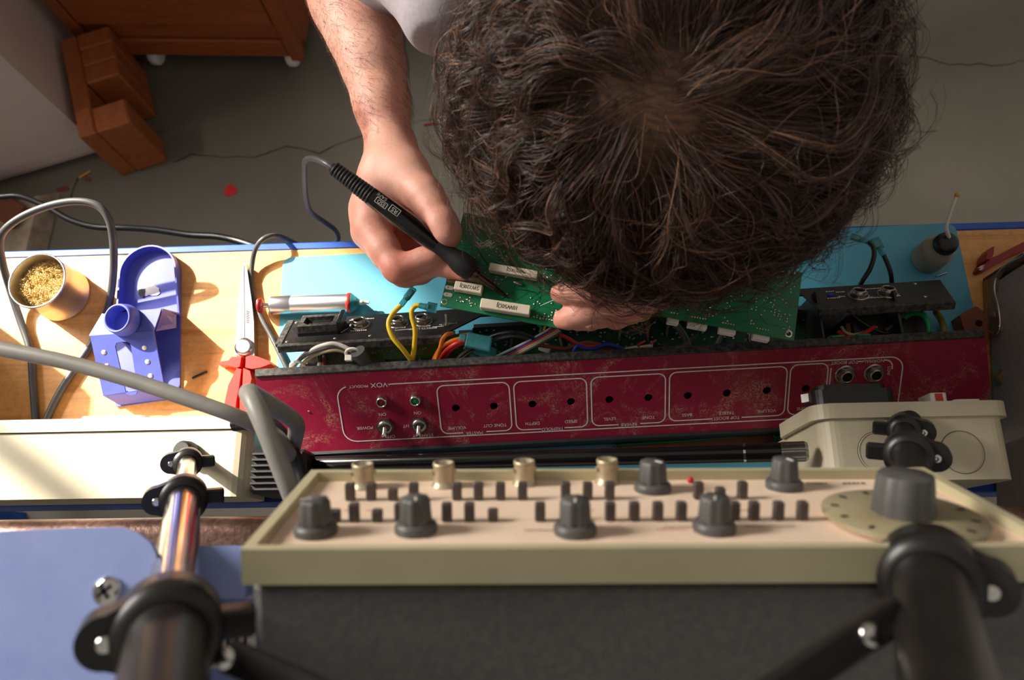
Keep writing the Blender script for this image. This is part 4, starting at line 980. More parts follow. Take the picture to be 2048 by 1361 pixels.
wire([(646, 702, .04), (648, 718, .055), (648, 735, .058)], .0021, 'wire_brown'); wire([(648, 735, .058), (648, 742, .06), (646, 752, .06)], .0023, 'wire_yellow')
MB().tube([at(715, 703, BZ + .082), at(746, 748, BZ + .060)], .0064, 20).build('cable_sleeve', M_['cable_dark'], amp)
for x, y, z in ((706, 708, .079), (595, 734, .060)):
    p = at(x, y, BZ + z); o = MB().tube([p + V((.006 * math.cos(a), .0035 * math.sin(a), .004 * math.sin(a))) for a in [k * math.tau / 14 for k in range(15)]], .0012, 8).build('zip_tie', M_['wire_white'], amp)
    MB().box(-.003, .003, -.0025, .0025, -.002, .002, T(p + V((-.003, -.004, .001))), .0005).build('tie_head', M_['white_plastic'], o)
def spade(p, d, parent, L=.014, w=.0042, mt='clear_teal'):  # an insulated push-on connector
    Q = frame(p, d.orthogonal() if abs(d.z) > .9 else V((0, 0, 1)).cross(d), d)
    o = MB().lathe([(.0021, 0), (.0024, .001), (.0024, L * .40), (.0030, L * .5)], 16, Q, True, True).build('push_connector', M_[mt], parent)
    MB().prism(rrect(-w, w, -.0022, .0022, .0012, 3), L * .45, L, Q).build('connector_shroud', M_[mt], o)
    MB().box(-w * .62, w * .62, -.0008, .0008, L * .35, L * .92, Q).build('spade_blade', M_['nickel'], o)
wy = wire([(830, 745, .055), (826, 728, .068), (808, 702, .085), (786, 676, .092), (777, 650, .094), (784, 630, .094), (801, 612, .092)], .0020, 'wire_yellow')
spade(at(801, 612, BZ + .092), (at(830, 574, BZ + .088) - at(801, 612, BZ + .092)).normalized(), wy, .019, .0028)
wy = wire([(824, 745, .055), (825, 725, .07), (829, 690, .086), (830, 660, .094), (824, 635, .098), (824, 620, .1), (832, 612, .1), (838, 611, .1)], .0020, 'wire_yellow')
spade(at(838, 611, BZ + .1), (at(868, 617, BZ + .097) - at(838, 611, BZ + .1)).normalized(), wy, .0145, .0042)
wire([(866, 745, .05), (872, 722, .062), (881, 695, .075), (885, 680, .08), (893, 670, .082), (904, 668, .076)], .0019, 'wire_orange')
wire([(863, 742, .05), (870, 715, .062), (884, 694, .075), (905, 682, .08), (930, 677, .078)], .0019, 'wire_orange')
wire([(870, 748, .05), (879, 720, .064), (894, 700, .076), (912, 688, .082), (932, 683, .08)], .0019, 'wire_red')
wire([(876, 748, .05), (890, 718, .064), (902, 700, .076), (918, 689, .080), (934, 686, .078)], .0019, 'wire_red')
wire([(922, 674, .07), (930, 677, .072), (936, 680, .074)], .0017, 'wire_blue')
for (x0, y0_, z0), (x1, y1_, z1), w in (((932, 680, .08), (982, 690, .078), .0062), ((945, 694, .07), (990, 712, .066), .0055), ((942, 700, .066), (966, 722, .062), .006)):
    p, q = at(x0, y0_, BZ + z0), at(x1, y1_, BZ + z1); d = (q - p); Q = frame(p, d, (0, 0, 1))
    o = MB().box(0, d.length, -w, w, -.0028, .0028, Q, .0009).build('shroud_connector', M_['clear_teal'], amp); MB().box(-.006, 0, -w * .6, w * .6, -.0024, .0024, Q, .0009).build('crimp_sleeve', M_['clear_teal'], o)
wire([(896, 748, .05), (912, 722, .066), (930, 704, .074), (952, 690, .074)], .0015, 'wire_grey'); wire([(902, 746, .05), (918, 724, .066), (936, 708, .072), (958, 696, .07)], .0015, 'cable_dark')
wire([(974, 677, .070), (1000, 668, .075), (1030, 665, .078), (1055, 672, .072), (1078, 684, .064), (1092, 694, .058)], .0017, 'cable_black'); wire([(982, 681, .066), (1005, 675, .072), (1030, 672, .074), (1055, 677, .068), (1075, 686, .06)], .0016, 'cable_dark')
for i, mt in enumerate(('wire_white', 'wire_blue', 'wire_red', 'wire_beige', 'wire_beige', 'cable_dark')):
    wire([(984 + 5 * i, 718 + 1.2 * i, .055), (1010 + 5 * i, 705 + 1.3 * i, .064), (1050 + 4 * i, 686 + 1.6 * i, .068), (1090 + 3.4 * i, 664 + 2 * i, .068), (1108 + 3 * i, 652 + 2.5 * i, .07)], .0011, mt)
wire([(1036, 722, .055), (1044, 708, .064), (1056, 697, .066), (1072, 691, .064), (1100, 694, .06), (1126, 698, .058), (1150, 692, .058), (1170, 686, .058), (1190, 688, .056), (1230, 700, .056)], .0018, 'wire_brown')
wire([(1080, 664, .066), (1105, 668, .066), (1130, 674, .064), (1155, 688, .06), (1180, 694, .058), (1210, 692, .058), (1235, 696, .058), (1258, 705, .06)], .0017, 'wire_red')
wire([(1150, 720, .05), (1148, 704, .06), (1156, 692, .064), (1168, 697, .064), (1186, 699, .062), (1210, 690, .062), (1232, 694, .06), (1258, 703, .06)], .0018, 'wire_blue')
wire([(1266, 702, .064), (1276, 690, .064), (1290, 683, .06)], .0009, 'wire_red'); wire([(1294, 699, .064), (1302, 688, .064), (1312, 681, .06)], .0009, 'wire_red'); wire([(1298, 700, .064), (1304, 692, .062), (1303, 684, .058)], .0008, 'wire_white')
wire([(1076, 650, .08), (1082, 656, .075), (1080, 664, .068)], .0010, 'wire_green'); wire([(1090, 652, .08), (1088, 660, .074)], .0010, 'wire_yellow'); wire([(1106, 654, .08), (1098, 662, .072)], .0010, 'wire_brown')
wire([(1345, 640, .05), (1356, 655, .05), (1370, 675, .05), (1384, 712, .05)], .0030, 'cable_dark'); wire([(1452, 662, .07), (1440, 678, .06), (1428, 700, .055)], .0019, 'cable_grey'); wire([(1446, 656, .075), (1440, 668, .066)], .0008, 'wire_orange'); wire([(1460, 660, .074), (1446, 672, .064)], .0008, 'wire_white')
wire([(1676, 664, .055), (1690, 676, .058), (1706, 677, .06), (1726, 669, .06), (1748, 655, .056)], .0021, 'wire_red'); wire([(1683, 655, .052), (1692, 666, .056), (1710, 670, .056), (1735, 662, .054), (1752, 655, .05)], .0015, 'wire_beige')
wire([(1696, 650, .05), (1697, 664, .055), (1695, 690, .055)], .0020, 'wire_brown'); wire([(1700, 625, .056), (1725, 645, .056), (1750, 660, .056), (1775, 667, .056), (1795, 655, .056), (1808, 640, .054)], .0018, 'cable_black')
wire([(1806, 628, .056), (1790, 648, .056), (1770, 662, .056)], .0018, 'cable_dark'); wire([(1770, 678, .05), (1782, 676, .055), (1790, 664, .054)], .0017, 'wire_red')
wire([(1806, 638, .05), (1825, 628, .056), (1845, 630, .062), (1855, 645, .064), (1857, 662, .064), (1856, 680, .06)], .0022, 'wire_green')
wire([(1872, 625, .02), (1880, 636, .012), (1886, 652, .008), (1890, 680, .006)], .0030, 'sleeve_yellow'); wire([(1868, 616, .03), (1874, 628, .018)], .0022, 'wire_brown')
for P, e0, e1, sp in (([(1716, 580, .03), (1725, 562, .038), (1740, 538, .044), (1748, 512, .046), (1746, 495, .046), (1736, 484, .044)], (1736, 484, .044), (1701, 473, .042), .0026), ([(1784, 575, .03), (1782, 550, .038), (1776, 530, .042), (1768, 512, .044)], (1768, 512, .044), (1748, 479, .04), .0042)):
    w = wire(P, .0020, 'cable_black'); p, q = at(e0[0], e0[1], BZ + e0[2]), at(e1[0], e1[1], BZ + e1[2]); spade(p, (q - p).normalized(), w, (q - p).length, sp, 'green_clear' if False else 'sleeve_clear' if 'sleeve_clear' in MAT else 'clear_teal')

# ------------------------------------------------------------------ the two loose circuit boards
def board_frame(BL, BR, TL, z):
    a, b, c = at(*BL, z), at(*BR, z), at(*TL, z); Q = frame(a, b - a, (0, 0, 1)); h = (Q.inverted() @ c).y; return Q, (b - a).length, h
ZB1 = BZ + .118; Q1, W1, H1 = board_frame((880, 612), (1139, 661), (924, 425), ZB1)
pcb = thing('circuit_board', Q1 @ V((W1 / 2, H1 / 2, -.0016)), 'green circuit board with white ceramic resistors held under the soldering iron', 'circuit board')
i1 = Q1.inverted()
def b1(x, y, z=0): q = i1 @ at(x, y, ZB1 + z); return q.x, q.y
m = MB(); plate_with_holes(m, [(0, 0), (W1, 0), (W1, H1), (0, H1)], [circ(*b1(1129, 650), .0019)], .0016, Q1); m.build('board', M_['pcb_green'], pcb)
def tracks(Q, W, H, n, seed, parent, x0=.004, y0=.004):
    m = MB(); m.M = Q @ T(0, 0, .00012); rr = random.Random(seed)
    for i in range(n):
        x, y = rr.uniform(x0, W - .02), rr.uniform(y0, H - .012); p = [V((x, y, 0))]; a = rr.choice((0, 45, 90, -45))
        for k in range(rr.choice((2, 3, 3))):
            l = rr.uniform(.004, .016); p.append(p[-1] + V((math.cos(math.radians(a)), math.sin(math.radians(a)), 0)) * l); a += rr.choice((45, -45))
        if all(0.002 < v.x < W - .002 and .002 < v.y < H - .002 for v in p): m.ribbon(p, .0005)
    o = m.build('copper_track', M_['pcb_track'], parent); o['kind'] = 'stuff'
tracks(Q1, W1, H1, 70, 3, pcb)
def joints(Q, W, H, n, seed, parent, extra=(), avoid=()):
    m = MB(); rr = random.Random(seed); P = list(extra); k = 0
    while len(P) < n and k < 4000:
        k += 1; x, y = rr.uniform(.004, W - .004), rr.uniform(.004, H - .004)
        if any(a < x < b and c < y < d for a, b, c, d in avoid): continue
        P.append((x, y))
        if rr.random() < .6: P.append((x + rr.choice((-.0026, .0026, 0)), y + rr.choice((-.0024, .0024))))
    for x, y in P: m.ball((x, y, .0001), (.00085, .00085, .0006), 8, 4, Q)
    o = m.build('solder_joint', M_['solder'], parent); o['kind'] = 'stuff'
ex = [b1(936 + 7.2 * k, 606 + 0 * k) for k in ()] + [b1(1068 + 6.2 * k, 634 + 1.2 * k) for k in range(8)] + [b1(x, y) for x, y in ((914, 602), (922, 604), (941, 607), (951, 609), (932, 432), (941, 434), (950, 435), (926, 447), (924, 460), (941, 446), (947, 447), (953, 449), (959, 450), (938, 461), (944, 463), (950, 464), (957, 465), (919, 482), (924, 483))]
av = [(b1(960, 600)[0] - .002, b1(1062, 610)[0] + .002, b1(1000, 620)[1] - .004, b1(1000, 600)[1] + .004), (b1(905, 560)[0] - .004, b1(966, 560)[0], b1(930, 590)[1], b1(930, 540)[1]), (b1(975, 540)[0], b1(1076, 540)[0], b1(1020, 560)[1], b1(1020, 530)[1])]
joints(Q1, W1, H1, 165, 21, pcb, ex, av)
m = MB()
for x, y in ((903, 562), (899, 576), (896, 590)):
    u, v = b1(x, y); m.prism([(u + p[0], v + p[1]) for p in rrect(-.0035, .0035, -.0016, .0016, .0015, 4)], 0, .0004, Q1)
    MB().ball((u - .001, v, .0004), (.0007, .0007, .0003), 8, 4, Q1).build('terminal_dimple', M_['nickel'], pcb)
m.build('terminal_pad', M_['solder'], pcb)
MB().lathe([(.0018, .0002), (.0024, .0003), (.0026, 0)], 18, Q1 @ T(*b1(889, 604), 0), True, False).build('plated_hole', M_['solder'], pcb)
MB().lathe([(.0021, .0001), (.0027, .0002)], 18, Q1 @ T(*b1(1129, 650), 0), True, False).build('hole_ring', M_['pcb_track'], pcb)
def resistor(px4, txt, zr_=.0085):                   # px4: left-top, right-top, right-bottom of the upper face
    z = zr_; a, b, c = [V((*b1(x, y, z), 0)) for x, y in px4]; d = b - a; w = abs((c - b).dot(V((-d.y, d.x, 0)).normalized())); mid = (a + c) / 2
    Q = Q1 @ T(mid.x, mid.y, 0) @ Matrix.Rotation(math.atan2(d.y, d.x), 4, 'Z'); L = d.length
    o = MB().box(-L / 2, L / 2, -w / 2, w / 2, .0012, z, Q, .0006).build('power_resistor', M_['ceramic'], pcb)
    m = MB(); put_text(m, txt, w * .62, Q @ T(L * .04, 0, z + .0002) @ R(180, 'Z'), .85); m.build('resistor_lettering', M_['black_print'], o)
resistor(((963, 596), (1062, 611), (1058, 630)), '10W50ΩJ')
resistor(((980, 525), (1077, 542), (1074, 557)), '10W1KΩJ')
resistor(((911, 561), (966, 570), (962, 587)), '5W220ΩJ')
resistor(((917, 540), (972, 550), (969, 564)), '5W220ΩJ')
MB().ball((0, 0, .0012), (.0042, .0018, .0014), 14, 8, Q1 @ T(*b1(1036, 568), 0) @ R(-8, 'Z')).build('crystal', M_['nickel'], pcb)
lead = MB().tube([at(1081, 612, ZB1 + .004), at(1118, 596, ZB1 + .010)], .0004, 8).build('component_lead', M_['steel'], pcb)

ZB2 = BZ + .100; Q2, W2, H2 = board_frame((1230, 615), (1588, 682), (1248, 490), ZB2)
pc2 = thing('circuit_board', Q2 @ V((W2 / 2, H2 / 2, -.0016)), 'larger green circuit board reaching out under the hair with white plugs along its edge', 'circuit board')
i2 = Q2.inverted()
def b2(x, y, z=0): q = i2 @ at(x, y, ZB2 + z); return q.x, q.y
H2 = b2(1607, 546)[1]
m = MB(); plate_with_holes(m, [(0, 0), (W2, 0), (W2, H2), (0, H2)], [circ(*b2(1577, 668), .0018)], .0016, Q2); m.build('board', M_['pcb_green'], pc2)
MB().lathe([(.0019, .0002), (.0031, .0003), (.0032, 0)], 20, Q2 @ T(*b2(1577, 668), 0), True, False).build('hole_ring', M_['solder'], pc2)
tracks(Q2, W2, H2, 90, 8, pc2)
ex = [b2(1514 + 5.6 * k, 657 + 1 * k) for k in range(5)] + [b2(1446 + 5.2 * k, 646 + k) for k in range(5)] + [b2(1384 + 5.4 * k, 634 + k) for k in range(6)] + [b2(1343 + 5.5 * k, 626 + k) for k in range(3)]
joints(Q2, W2, H2, 220, 31, pc2, ex)
m = MB()
for x, y in ((1565, 543), (1576, 545), (1587, 547)): MB().ball((0, 0, .0002), (.0018, .0018, .0012), 12, 6, Q2 @ T(*b2(x, y), 0)).build('large_joint', M_['solder'], pc2)
for x, y, w in ((1347, 640, .009), (1396, 650, .015), (1456, 661, .013), (1524, 674, .013)):
    p, q_ = b2(x, y); MB().box(p - w / 2, p + w / 2, -.0035, .0035, -.0085, -.0018, Q2, .0005).build('edge_plug', M_['white_plastic'], pc2)
# ------------------------------------------------------------------ the technician
import openvdb as vdb
class Field:
    def __init__(s, lo, hi, h):
        s.lo = np.array(lo, float); s.h = h; s.n = np.ceil((np.array(hi) - s.lo) / h).astype(int) + 1
        s.g = np.full(s.n, 3 * h + .02, np.float32)
    def _win(s, lo, hi):
        i0 = np.clip(np.floor((lo - s.lo) / s.h).astype(int), 0, s.n - 1); i1 = np.clip(np.ceil((hi - s.lo) / s.h).astype(int) + 1, 1, s.n)
        ax = [s.lo[k] + s.h * np.arange(i0[k], i1[k], dtype=np.float32) for k in range(3)]
        return tuple(slice(i0[k], i1[k]) for k in range(3)), np.meshgrid(*ax, indexing='ij', copy=False)
    def _mix(s, w, d, k, sub=False):
        g = s.g[w]
        if sub:
            h = np.clip(.5 - .5 * (g + d) / k, 0, 1); s.g[w] = (g * (1 - h) + (-d) * h) + k * h * (1 - h); return
        h = np.clip(.5 + .5 * (g - d) / k, 0, 1); s.g[w] = g * (1 - h) + d * h - k * h * (1 - h)
    def cap(s, a, b, ra, rb, k=.004, m=None, sub=False):
        a = np.array(a, float); b = np.array(b, float); R_ = max(ra, rb) + (m or (.008 + k)); w, (X, Y, Z) = s._win(np.minimum(a, b) - R_, np.maximum(a, b) + R_)
        ba = b - a; L = max(ba @ ba, 1e-12); X, Y, Z = X - a[0], Y - a[1], Z - a[2]
        t = np.clip((X * ba[0] + Y * ba[1] + Z * ba[2]) / L, 0, 1)
        d = np.sqrt((X - t * ba[0]) ** 2 + (Y - t * ba[1]) ** 2 + (Z - t * ba[2]) ** 2) - (ra + (rb - ra) * t)
        s._mix(w, d.astype(np.float32), k, sub)
    def chain(s, pts, k=.004, k0=None, sub=False):  # pts: (vec, r)
        for i in range(len(pts) - 1): s.cap(pts[i][0], pts[i + 1][0], pts[i][1], pts[i + 1][1], k0 if (k0 and i == 0) else k)
    def ell(s, c, r, Mr=None, k=.006):
        c = np.array(c, float); r = np.array(r, float); R_ = r.max() + .012 + k; w, (X, Y, Z) = s._win(c - R_, c + R_)
        X, Y, Z = X - c[0], Y - c[1], Z - c[2]
        if Mr is not None:
            A = np.array(Mr.to_3x3()); X, Y, Z = [A[0, i] * X + A[1, i] * Y + A[2, i] * Z for i in range(3)]
        q = np.sqrt((X / r[0]) ** 2 + (Y / r[1]) ** 2 + (Z / r[2]) ** 2); q2 = np.sqrt((X / r[0] ** 2) ** 2 + (Y / r[1] ** 2) ** 2 + (Z / r[2] ** 2) ** 2)
        d = q * (q - 1) / np.maximum(q2, 1e-6); s._mix(w, d.astype(np.float32), k)
    def mesh(s, name, mat):
        gr = vdb.FloatGrid(3 * s.h); g = np.clip(s.g, -3 * s.h, 3 * s.h); gr.copyFromArray(np.ascontiguousarray(g), tolerance=1e-6)
        P, Q = gr.convertToQuads(0.0); P = P * s.h + s.lo; Q = Q[:, ::-1]
        me = bpy.data.meshes.new(name); me.vertices.add(len(P)); me.vertices.foreach_set('co', P.astype(np.float32).ravel())
        me.loops.add(Q.size); me.loops.foreach_set('vertex_index', Q.astype(np.int32).ravel()); me.polygons.add(len(Q))
        me.polygons.foreach_set('loop_start', np.arange(0, Q.size, 4, dtype=np.int32)); me.polygons.foreach_set('use_smooth', np.ones(len(Q), bool))
        me.materials.append(mat); me.update(calc_edges=True); me.validate()
        bm = bmesh.new(); bm.from_mesh(me); bmesh.ops.recalc_face_normals(bm, faces=bm.faces)
        bmesh.ops.smooth_vert(bm, verts=bm.verts, factor=.4, use_axis_x=True, use_axis_y=True, use_axis_z=True); bm.to_mesh(me); bm.free()
        return me

def skin_mat():
    m, nt, b = nodes('skin'); b.inputs['Roughness'].default_value = .48
    n1 = noise(nt, 22, 4, .6); r1 = ramp(nt, n1.outputs['Fac'], [(.3, lin((206, 138, 120))), (.5, lin((228, 168, 146))), (.7, lin((236, 184, 162)))])
    at_ = nt.nodes.new('ShaderNodeAttribute'); at_.attribute_name = 'flush'; mxs = nt.nodes.new('ShaderNodeMix'); mxs.data_type = 'RGBA'; nt.links.new(at_.outputs['Fac'], mxs.inputs[0]); nt.links.new(r1.outputs[0], mxs.inputs[6]); mxs.inputs[7].default_value = (*lin((196, 98, 82)), 1); nt.links.new(mxs.outputs[2], b.inputs['Base Color'])
    b.inputs['Subsurface Weight'].default_value = .18; b.inputs['Subsurface Radius'].default_value = (1, .32, .18); b.inputs['Subsurface Scale'].default_value = .006
    n2 = noise(nt, 300, 6, .7, dist=.8); bump(nt, b, n2.outputs['Fac'], .4, .0009)
skin_mat()
pm('shirt_grey', (178, 168, 172), .9, c2=(166, 156, 162), scale=300, bmp=.3)
pm('trouser_navy', (44, 48, 62), .9, scale=200)
pm('nail', (226, 172, 152), .3, scale=40)
pw = lambda x, y, z: at(x, y, z)
NECK = V((.095, .43, .955)); SHR = V((-.062, .475, .955)); SHL = V((.255, .475, .955)); ELR = at(684, -75, .868); ELL = V((.335, .60, .875))
person = thing('person', (.1, .95, 0), 'person with curly brown hair in grey T-shirt bent over the bench soldering', 'person')
HE = ad(1326, 188, .475); eX, eY, eZ = _r.copy(), _u.copy(), (CAM - HE).normalized()
eX = (eX - eZ * eX.dot(eZ)).normalized(); eY = eZ.cross(eX)
HC = HE - eZ * .018 + eY * .004
fdir = V((-.02, -.70, -.71)).normalized(); cdir = V((-.02, -.71, .70)); cdir = (cdir - fdir * cdir.dot(fdir)).normalized(); sdir = cdir.cross(fdir)
H = .0018
F_ = Field((-.34, .14, .80), (.44, .80, 1.12), H)
# torso, neck, head
F_.cap(SHR, SHL, .055, .055, .03); F_.cap(NECK + V((0, .03, 0)), V((.1, .74, .93)), .085, .095, .05); F_.cap(V((.03, .52, .945)), V((.03, .74, .92)), .075, .085, .03); F_.cap(V((.16, .52, .945)), V((.16, .74, .92)), .075, .085, .03)
F_.cap(NECK + V((0, .02, 0)), HC - cdir * .05 - fdir * .02, .056, .052, .03)
HM = Matrix((sdir, fdir, cdir)).transposed()
F_.ell(HC, (.074, .092, .088), HM, .02); F_.ell(HC - cdir * .055 + fdir * .035, (.056, .060, .062), HM, .03)
F_.cap(HC + fdir * .088 + cdir * -.005, HC + fdir * .108 - cdir * .035, .007, .011, .012)          # nose
F_.cap(HC + fdir * .088 + cdir * .018 + sdir * .03, HC + fdir * .088 + cdir * .018 - sdir * .03, .008, .008, .015)   # brow
F_.cap(HC + fdir * .092 - cdir * .066 + sdir * .016, HC + fdir * .092 - cdir * .066 - sdir * .016, .005, .005, .006)   # lips
F_.cap(HC + fdir * .086 - cdir * .092, HC + fdir * .082 - cdir * .088, .014, .014, .02)                           # chin
for sg in (-1, 1):
    F_.ell(HC + sdir * (.076 * sg) - cdir * .03 - fdir * .005, (.008, .016, .028), HM, .006)
    F_.cap(HC + fdir * .094 - cdir * .008 + sdir * .032 * sg, HC + fdir * .092 - cdir * .008 + sdir * .034 * sg, .010, .010, .006, sub=True)
# right arm (holding the iron)
wr = [(pw(782, 292, .868), .0180), (pw(780, 300, .852), .0175)]
F_.chain([(SHR, .052), (SHR.lerp(ELR, .5), .047), (ELR, .040)], .02)
F_.chain([(ELR, .0405), (pw(706, 0, .866), .0365), (pw(727, 62, .867), .0310), (pw(745, 123, .868), .0262), (pw(763, 206, .868), .0215), wr[0]], .012)
F_.chain([(pw(700, 10, .850), .030), (pw(745, 123, .852), .0235), (pw(763, 206, .852), .0205), wr[1]], .012)
def fing(pts, k=.0035): F_.chain([(pw(x, y, z), r) for x, y, z, r in pts], k)
# palm of the right hand
fing([(782, 296, .866, .0182), (772, 340, .870, .0190), (757, 400, .872, .0182), (743, 452, .871, .0152)], .010)
fing([(780, 300, .850, .0180), (764, 360, .850, .0190), (746, 420, .850, .0180), (738, 462, .848, .0150)], .010)
fing([(778, 305, .836, .0160), (760, 370, .830, .0170), (746, 440, .828, .0150)], .010)
fing([(792, 305, .870, .0165), (812, 345, .878, .0165), (830, 375, .882, .0150)], .010)     # thumb mount
fing([(790, 330, .872, .0160), (790, 380, .872, .0140), (775, 425, .870, .0110)], .012)     # web
fing([(812, 345, .878, .0165), (850, 392, .887, .0140), (866, 415, .889, .0125), (884, 448, .892, .0118), (892, 468, .891, .0108), (893, 484, .887, .0088)], .006)   # thumb
fing([(743, 455, .872, .0152), (768, 498, .877, .0122), (792, 534, .879, .0112), (800, 540, .879, .0108), (822, 530, .880, .0096), (845, 520, .881, .0093), (866, 513, .882, .0086), (880, 508, .882, .0072)], .004)   # index
fing([(739, 465, .849, .0145), (772, 512, .853, .0115), (806, 548, .856, .0105), (840, 540, .861, .0094), (866, 530, .867, .0090), (900, 536, .875, .0082), (926, 546, .8775, .0066)], .003)   # middle
fing([(742, 462, .830, .0140), (778, 515, .830, .0108), (812, 552, .832, .0098), (842, 548, .836, .0088), (866, 535, .840, .0080), (872, 522, .842, .0070)], .003)   # ring
fing([(748, 450, .816, .0125), (780, 505, .812, .0095), (808, 540, .812, .0086), (830, 538, .815, .0078), (846, 526, .818, .0066)], .003)   # little
fing([(770, 430, .846, .0170), (800, 470, .842, .0160), (835, 498, .842, .0130)], .008); fing([(800, 400, .858, .0150), (830, 440, .858, .0120), (850, 475, .856, .0100)], .008)
# left arm and hand (holding the board)
wl0, wl1 = pw(1385, 505, .932), pw(1390, 512, .914)
F_.chain([(SHL, .052), (SHL.lerp(ELL, .5), .047), (ELL, .040)], .02)
F_.chain([(ELL, .040), (ELL.lerp(wl0, .3), .037), (ELL.lerp(wl0, .65), .027), (wl0, .0190)], .012); F_.chain([(ELL.lerp(wl0, .5) - V((0, 0, .01)), .028), (wl1, .0185)], .012)
fing([(1385, 508, .930, .0188), (1330, 525, .930, .0185), (1275, 540, .926, .0150)], .010); fing([(1388, 514, .914, .0180), (1335, 545, .912, .0180), (1282, 570, .908, .0150)], .010); fing([(1385, 520, .90, .0160), (1335, 560, .895, .0160), (1292, 590, .893, .0140)], .010)
fing([(1345, 545, .916, .0165), (1300, 572, .912, .0160), (1262, 594, .904, .0135)], .010)
fing([(1275, 540, .926, .0145), (1228, 560, .922, .0112), (1192, 578, .914, .0102), (1172, 583, .909, .0092), (1150, 585, .902, .0082), (1128, 587, .894, .0074), (1117, 588, .889, .0064)], .004)     # index
fing([(1262, 594, .904, .0130), (1222, 606, .897, .0112), (1190, 617, .892, .0102), (1164, 627, .888, .0092), (1140, 636, .884, .0084), (1124, 640, .881, .0070)], .004)       # thumb
fing([(1285, 575, .905, .0140), (1240, 610, .884, .0108), (1205, 630, .868, .0100), (1180, 638, .858, .0092), (1155, 640, .853, .0084), (1140, 638, .853, .0070)], .0025)      # middle
fing([(1295, 590, .893, .0130), (1262, 622, .868, .0100), (1232, 636, .852, .0092), (1205, 632, .842, .0084), (1185, 625, .840, .0070)], .0025)      # ring
fing([(1305, 590, .885, .0115), (1282, 620, .862, .0088), (1262, 628, .848, .0080), (1240, 622, .838, .0066)], .0025)      # little
bme = F_.mesh('body', M_['skin'])
co = np.empty(len(bme.vertices) * 3, np.float32); bme.vertices.foreach_get('co', co); co = co.reshape(-1, 3); fa = np.zeros(len(co), np.float32)
for x, y, z, rr_, am in ((797, 540, .879, .020, .55), (743, 455, .872, .022, .35), (880, 508, .882, .013, .55), (886, 452, .892, .016, .35), (893, 486, .887, .013, .5), (922, 545, .877, .014, .6), (806, 550, .856, .020, .6), (820, 480, .85, .03, .6), (1190, 578, .914, .016, .5), (1190, 616, .892, .018, .4), (1118, 588, .889, .014, .55), (1126, 639, .881, .014, .5), (1240, 620, .88, .03, .45)):
    dd = np.linalg.norm(co - np.array(pw(x, y, z), np.float32), axis=1); fa = np.maximum(fa, am * np.clip(1.6 - dd / rr_, 0, 1))
av_ = bme.attributes.new('flush', 'FLOAT', 'POINT'); av_.data.foreach_set('value', fa); body = inst(bme, 'body', I4, person); del F_
def nail(c, d, n, L, w):                             # a thin curved plate on a finger tip
    Q = frame(c, d, n); m = MB(); vs = []; 
    for i in range(7):
        for j in range(7):
            u = (i / 6 - .5) * L; v = (j / 6 - .5) * w * math.sqrt(max(0, 1 - (max(0, abs(i / 6 - .5) * 2 - .45) / .75) ** 2)); vs.append((u, v, -(v * v) / (w * .75) - u * u * 6))
    m.add(vs, [(i * 7 + j, i * 7 + j + 1, i * 7 + j + 8, i * 7 + j + 7) for i in range(6) for j in range(6)], True, Q); return m.build('fingernail', M_['nail'], body)
for px0, px1, r, up, L, w in (((868, 512, .882), (880, 508, .882), .0076, V((-.2, -.75, .55)), .009, .009), ((905, 538, .8755), (926, 546, .8775), .0072, V((0, .2, 1)), .009, .008), ((1128, 587, .894), (1117, 588, .889), .0069, V((0, .3, 1)), .009, .0085), ((1136, 637, .883), (1124, 640, .881), .0077, V((0, .75, .65)), .010, .010)):
    a, b = pw(*px0), pw(*px1); d = (b - a).normalized(); n = (up - d * up.dot(d)).normalized(); nail(a.lerp(b, .6) + n * r, d, n, L, w)
for sg in (-1, 1): MB().ball(HC + fdir * .081 - cdir * .008 + sdir * .032 * sg, .0115, 14, 10).build('eye', M_['white_plastic'], body)

# shirt and trousers
G_ = Field((-.24, .37, .72), (.46, 1.14, 1.12), .004)
G_.cap(SHR + V((.01, .01, .004)), SHL, .066, .066, .03, .03); 
for x in (.02, .10, .175): G_.cap(V((x, .52, .955)), V((x, 1.0, .93)), .092, .105, .05, .04)
G_.cap(SHR, SHR.lerp(ELR, .46), .064, .058, .03, .03); G_.cap(SHL, SHL.lerp(ELL, .46), .064, .058, .03, .03)
G_.cap(at(835, -25, .940), at(880, 30, .955), .024, .030, .03, .03)
sh = inst(G_.mesh('shirt', M_['shirt_grey']), 'shirt', I4, person)
G_ = Field((-.16, .80, .08), (.36, 1.22, 1.06), .007)
for x in (.02, .175):
    G_.cap(V((x, .95, .92)), V((x, 1.06, .88)), .10, .105, .05, .05); G_.chain([(V((x, 1.06, .86)), .10), (V((x + (.0), 1.0, .48)), .068), (V((x, 1.06, .11)), .056)], .03)
G_.cap(V((.02, 1.04, .88)), V((.175, 1.04, .88)), .11, .11, .05, .05)
inst(G_.mesh('trousers', M_['trouser_navy']), 'trousers', I4, person)
for x in (.02, .175):
    MB().prism([(x + .045 * c, 1.02 + .135 * s_) for c, s_ in circ(0, 0, 1, 20)], .001, .03, None, True).prism([(x + .040 * c, 1.04 + .10 * s_) for c, s_ in circ(0, 0, 1, 20)], .03, .10, None, True, .8).build('shoe', M_['black_plastic'], person)

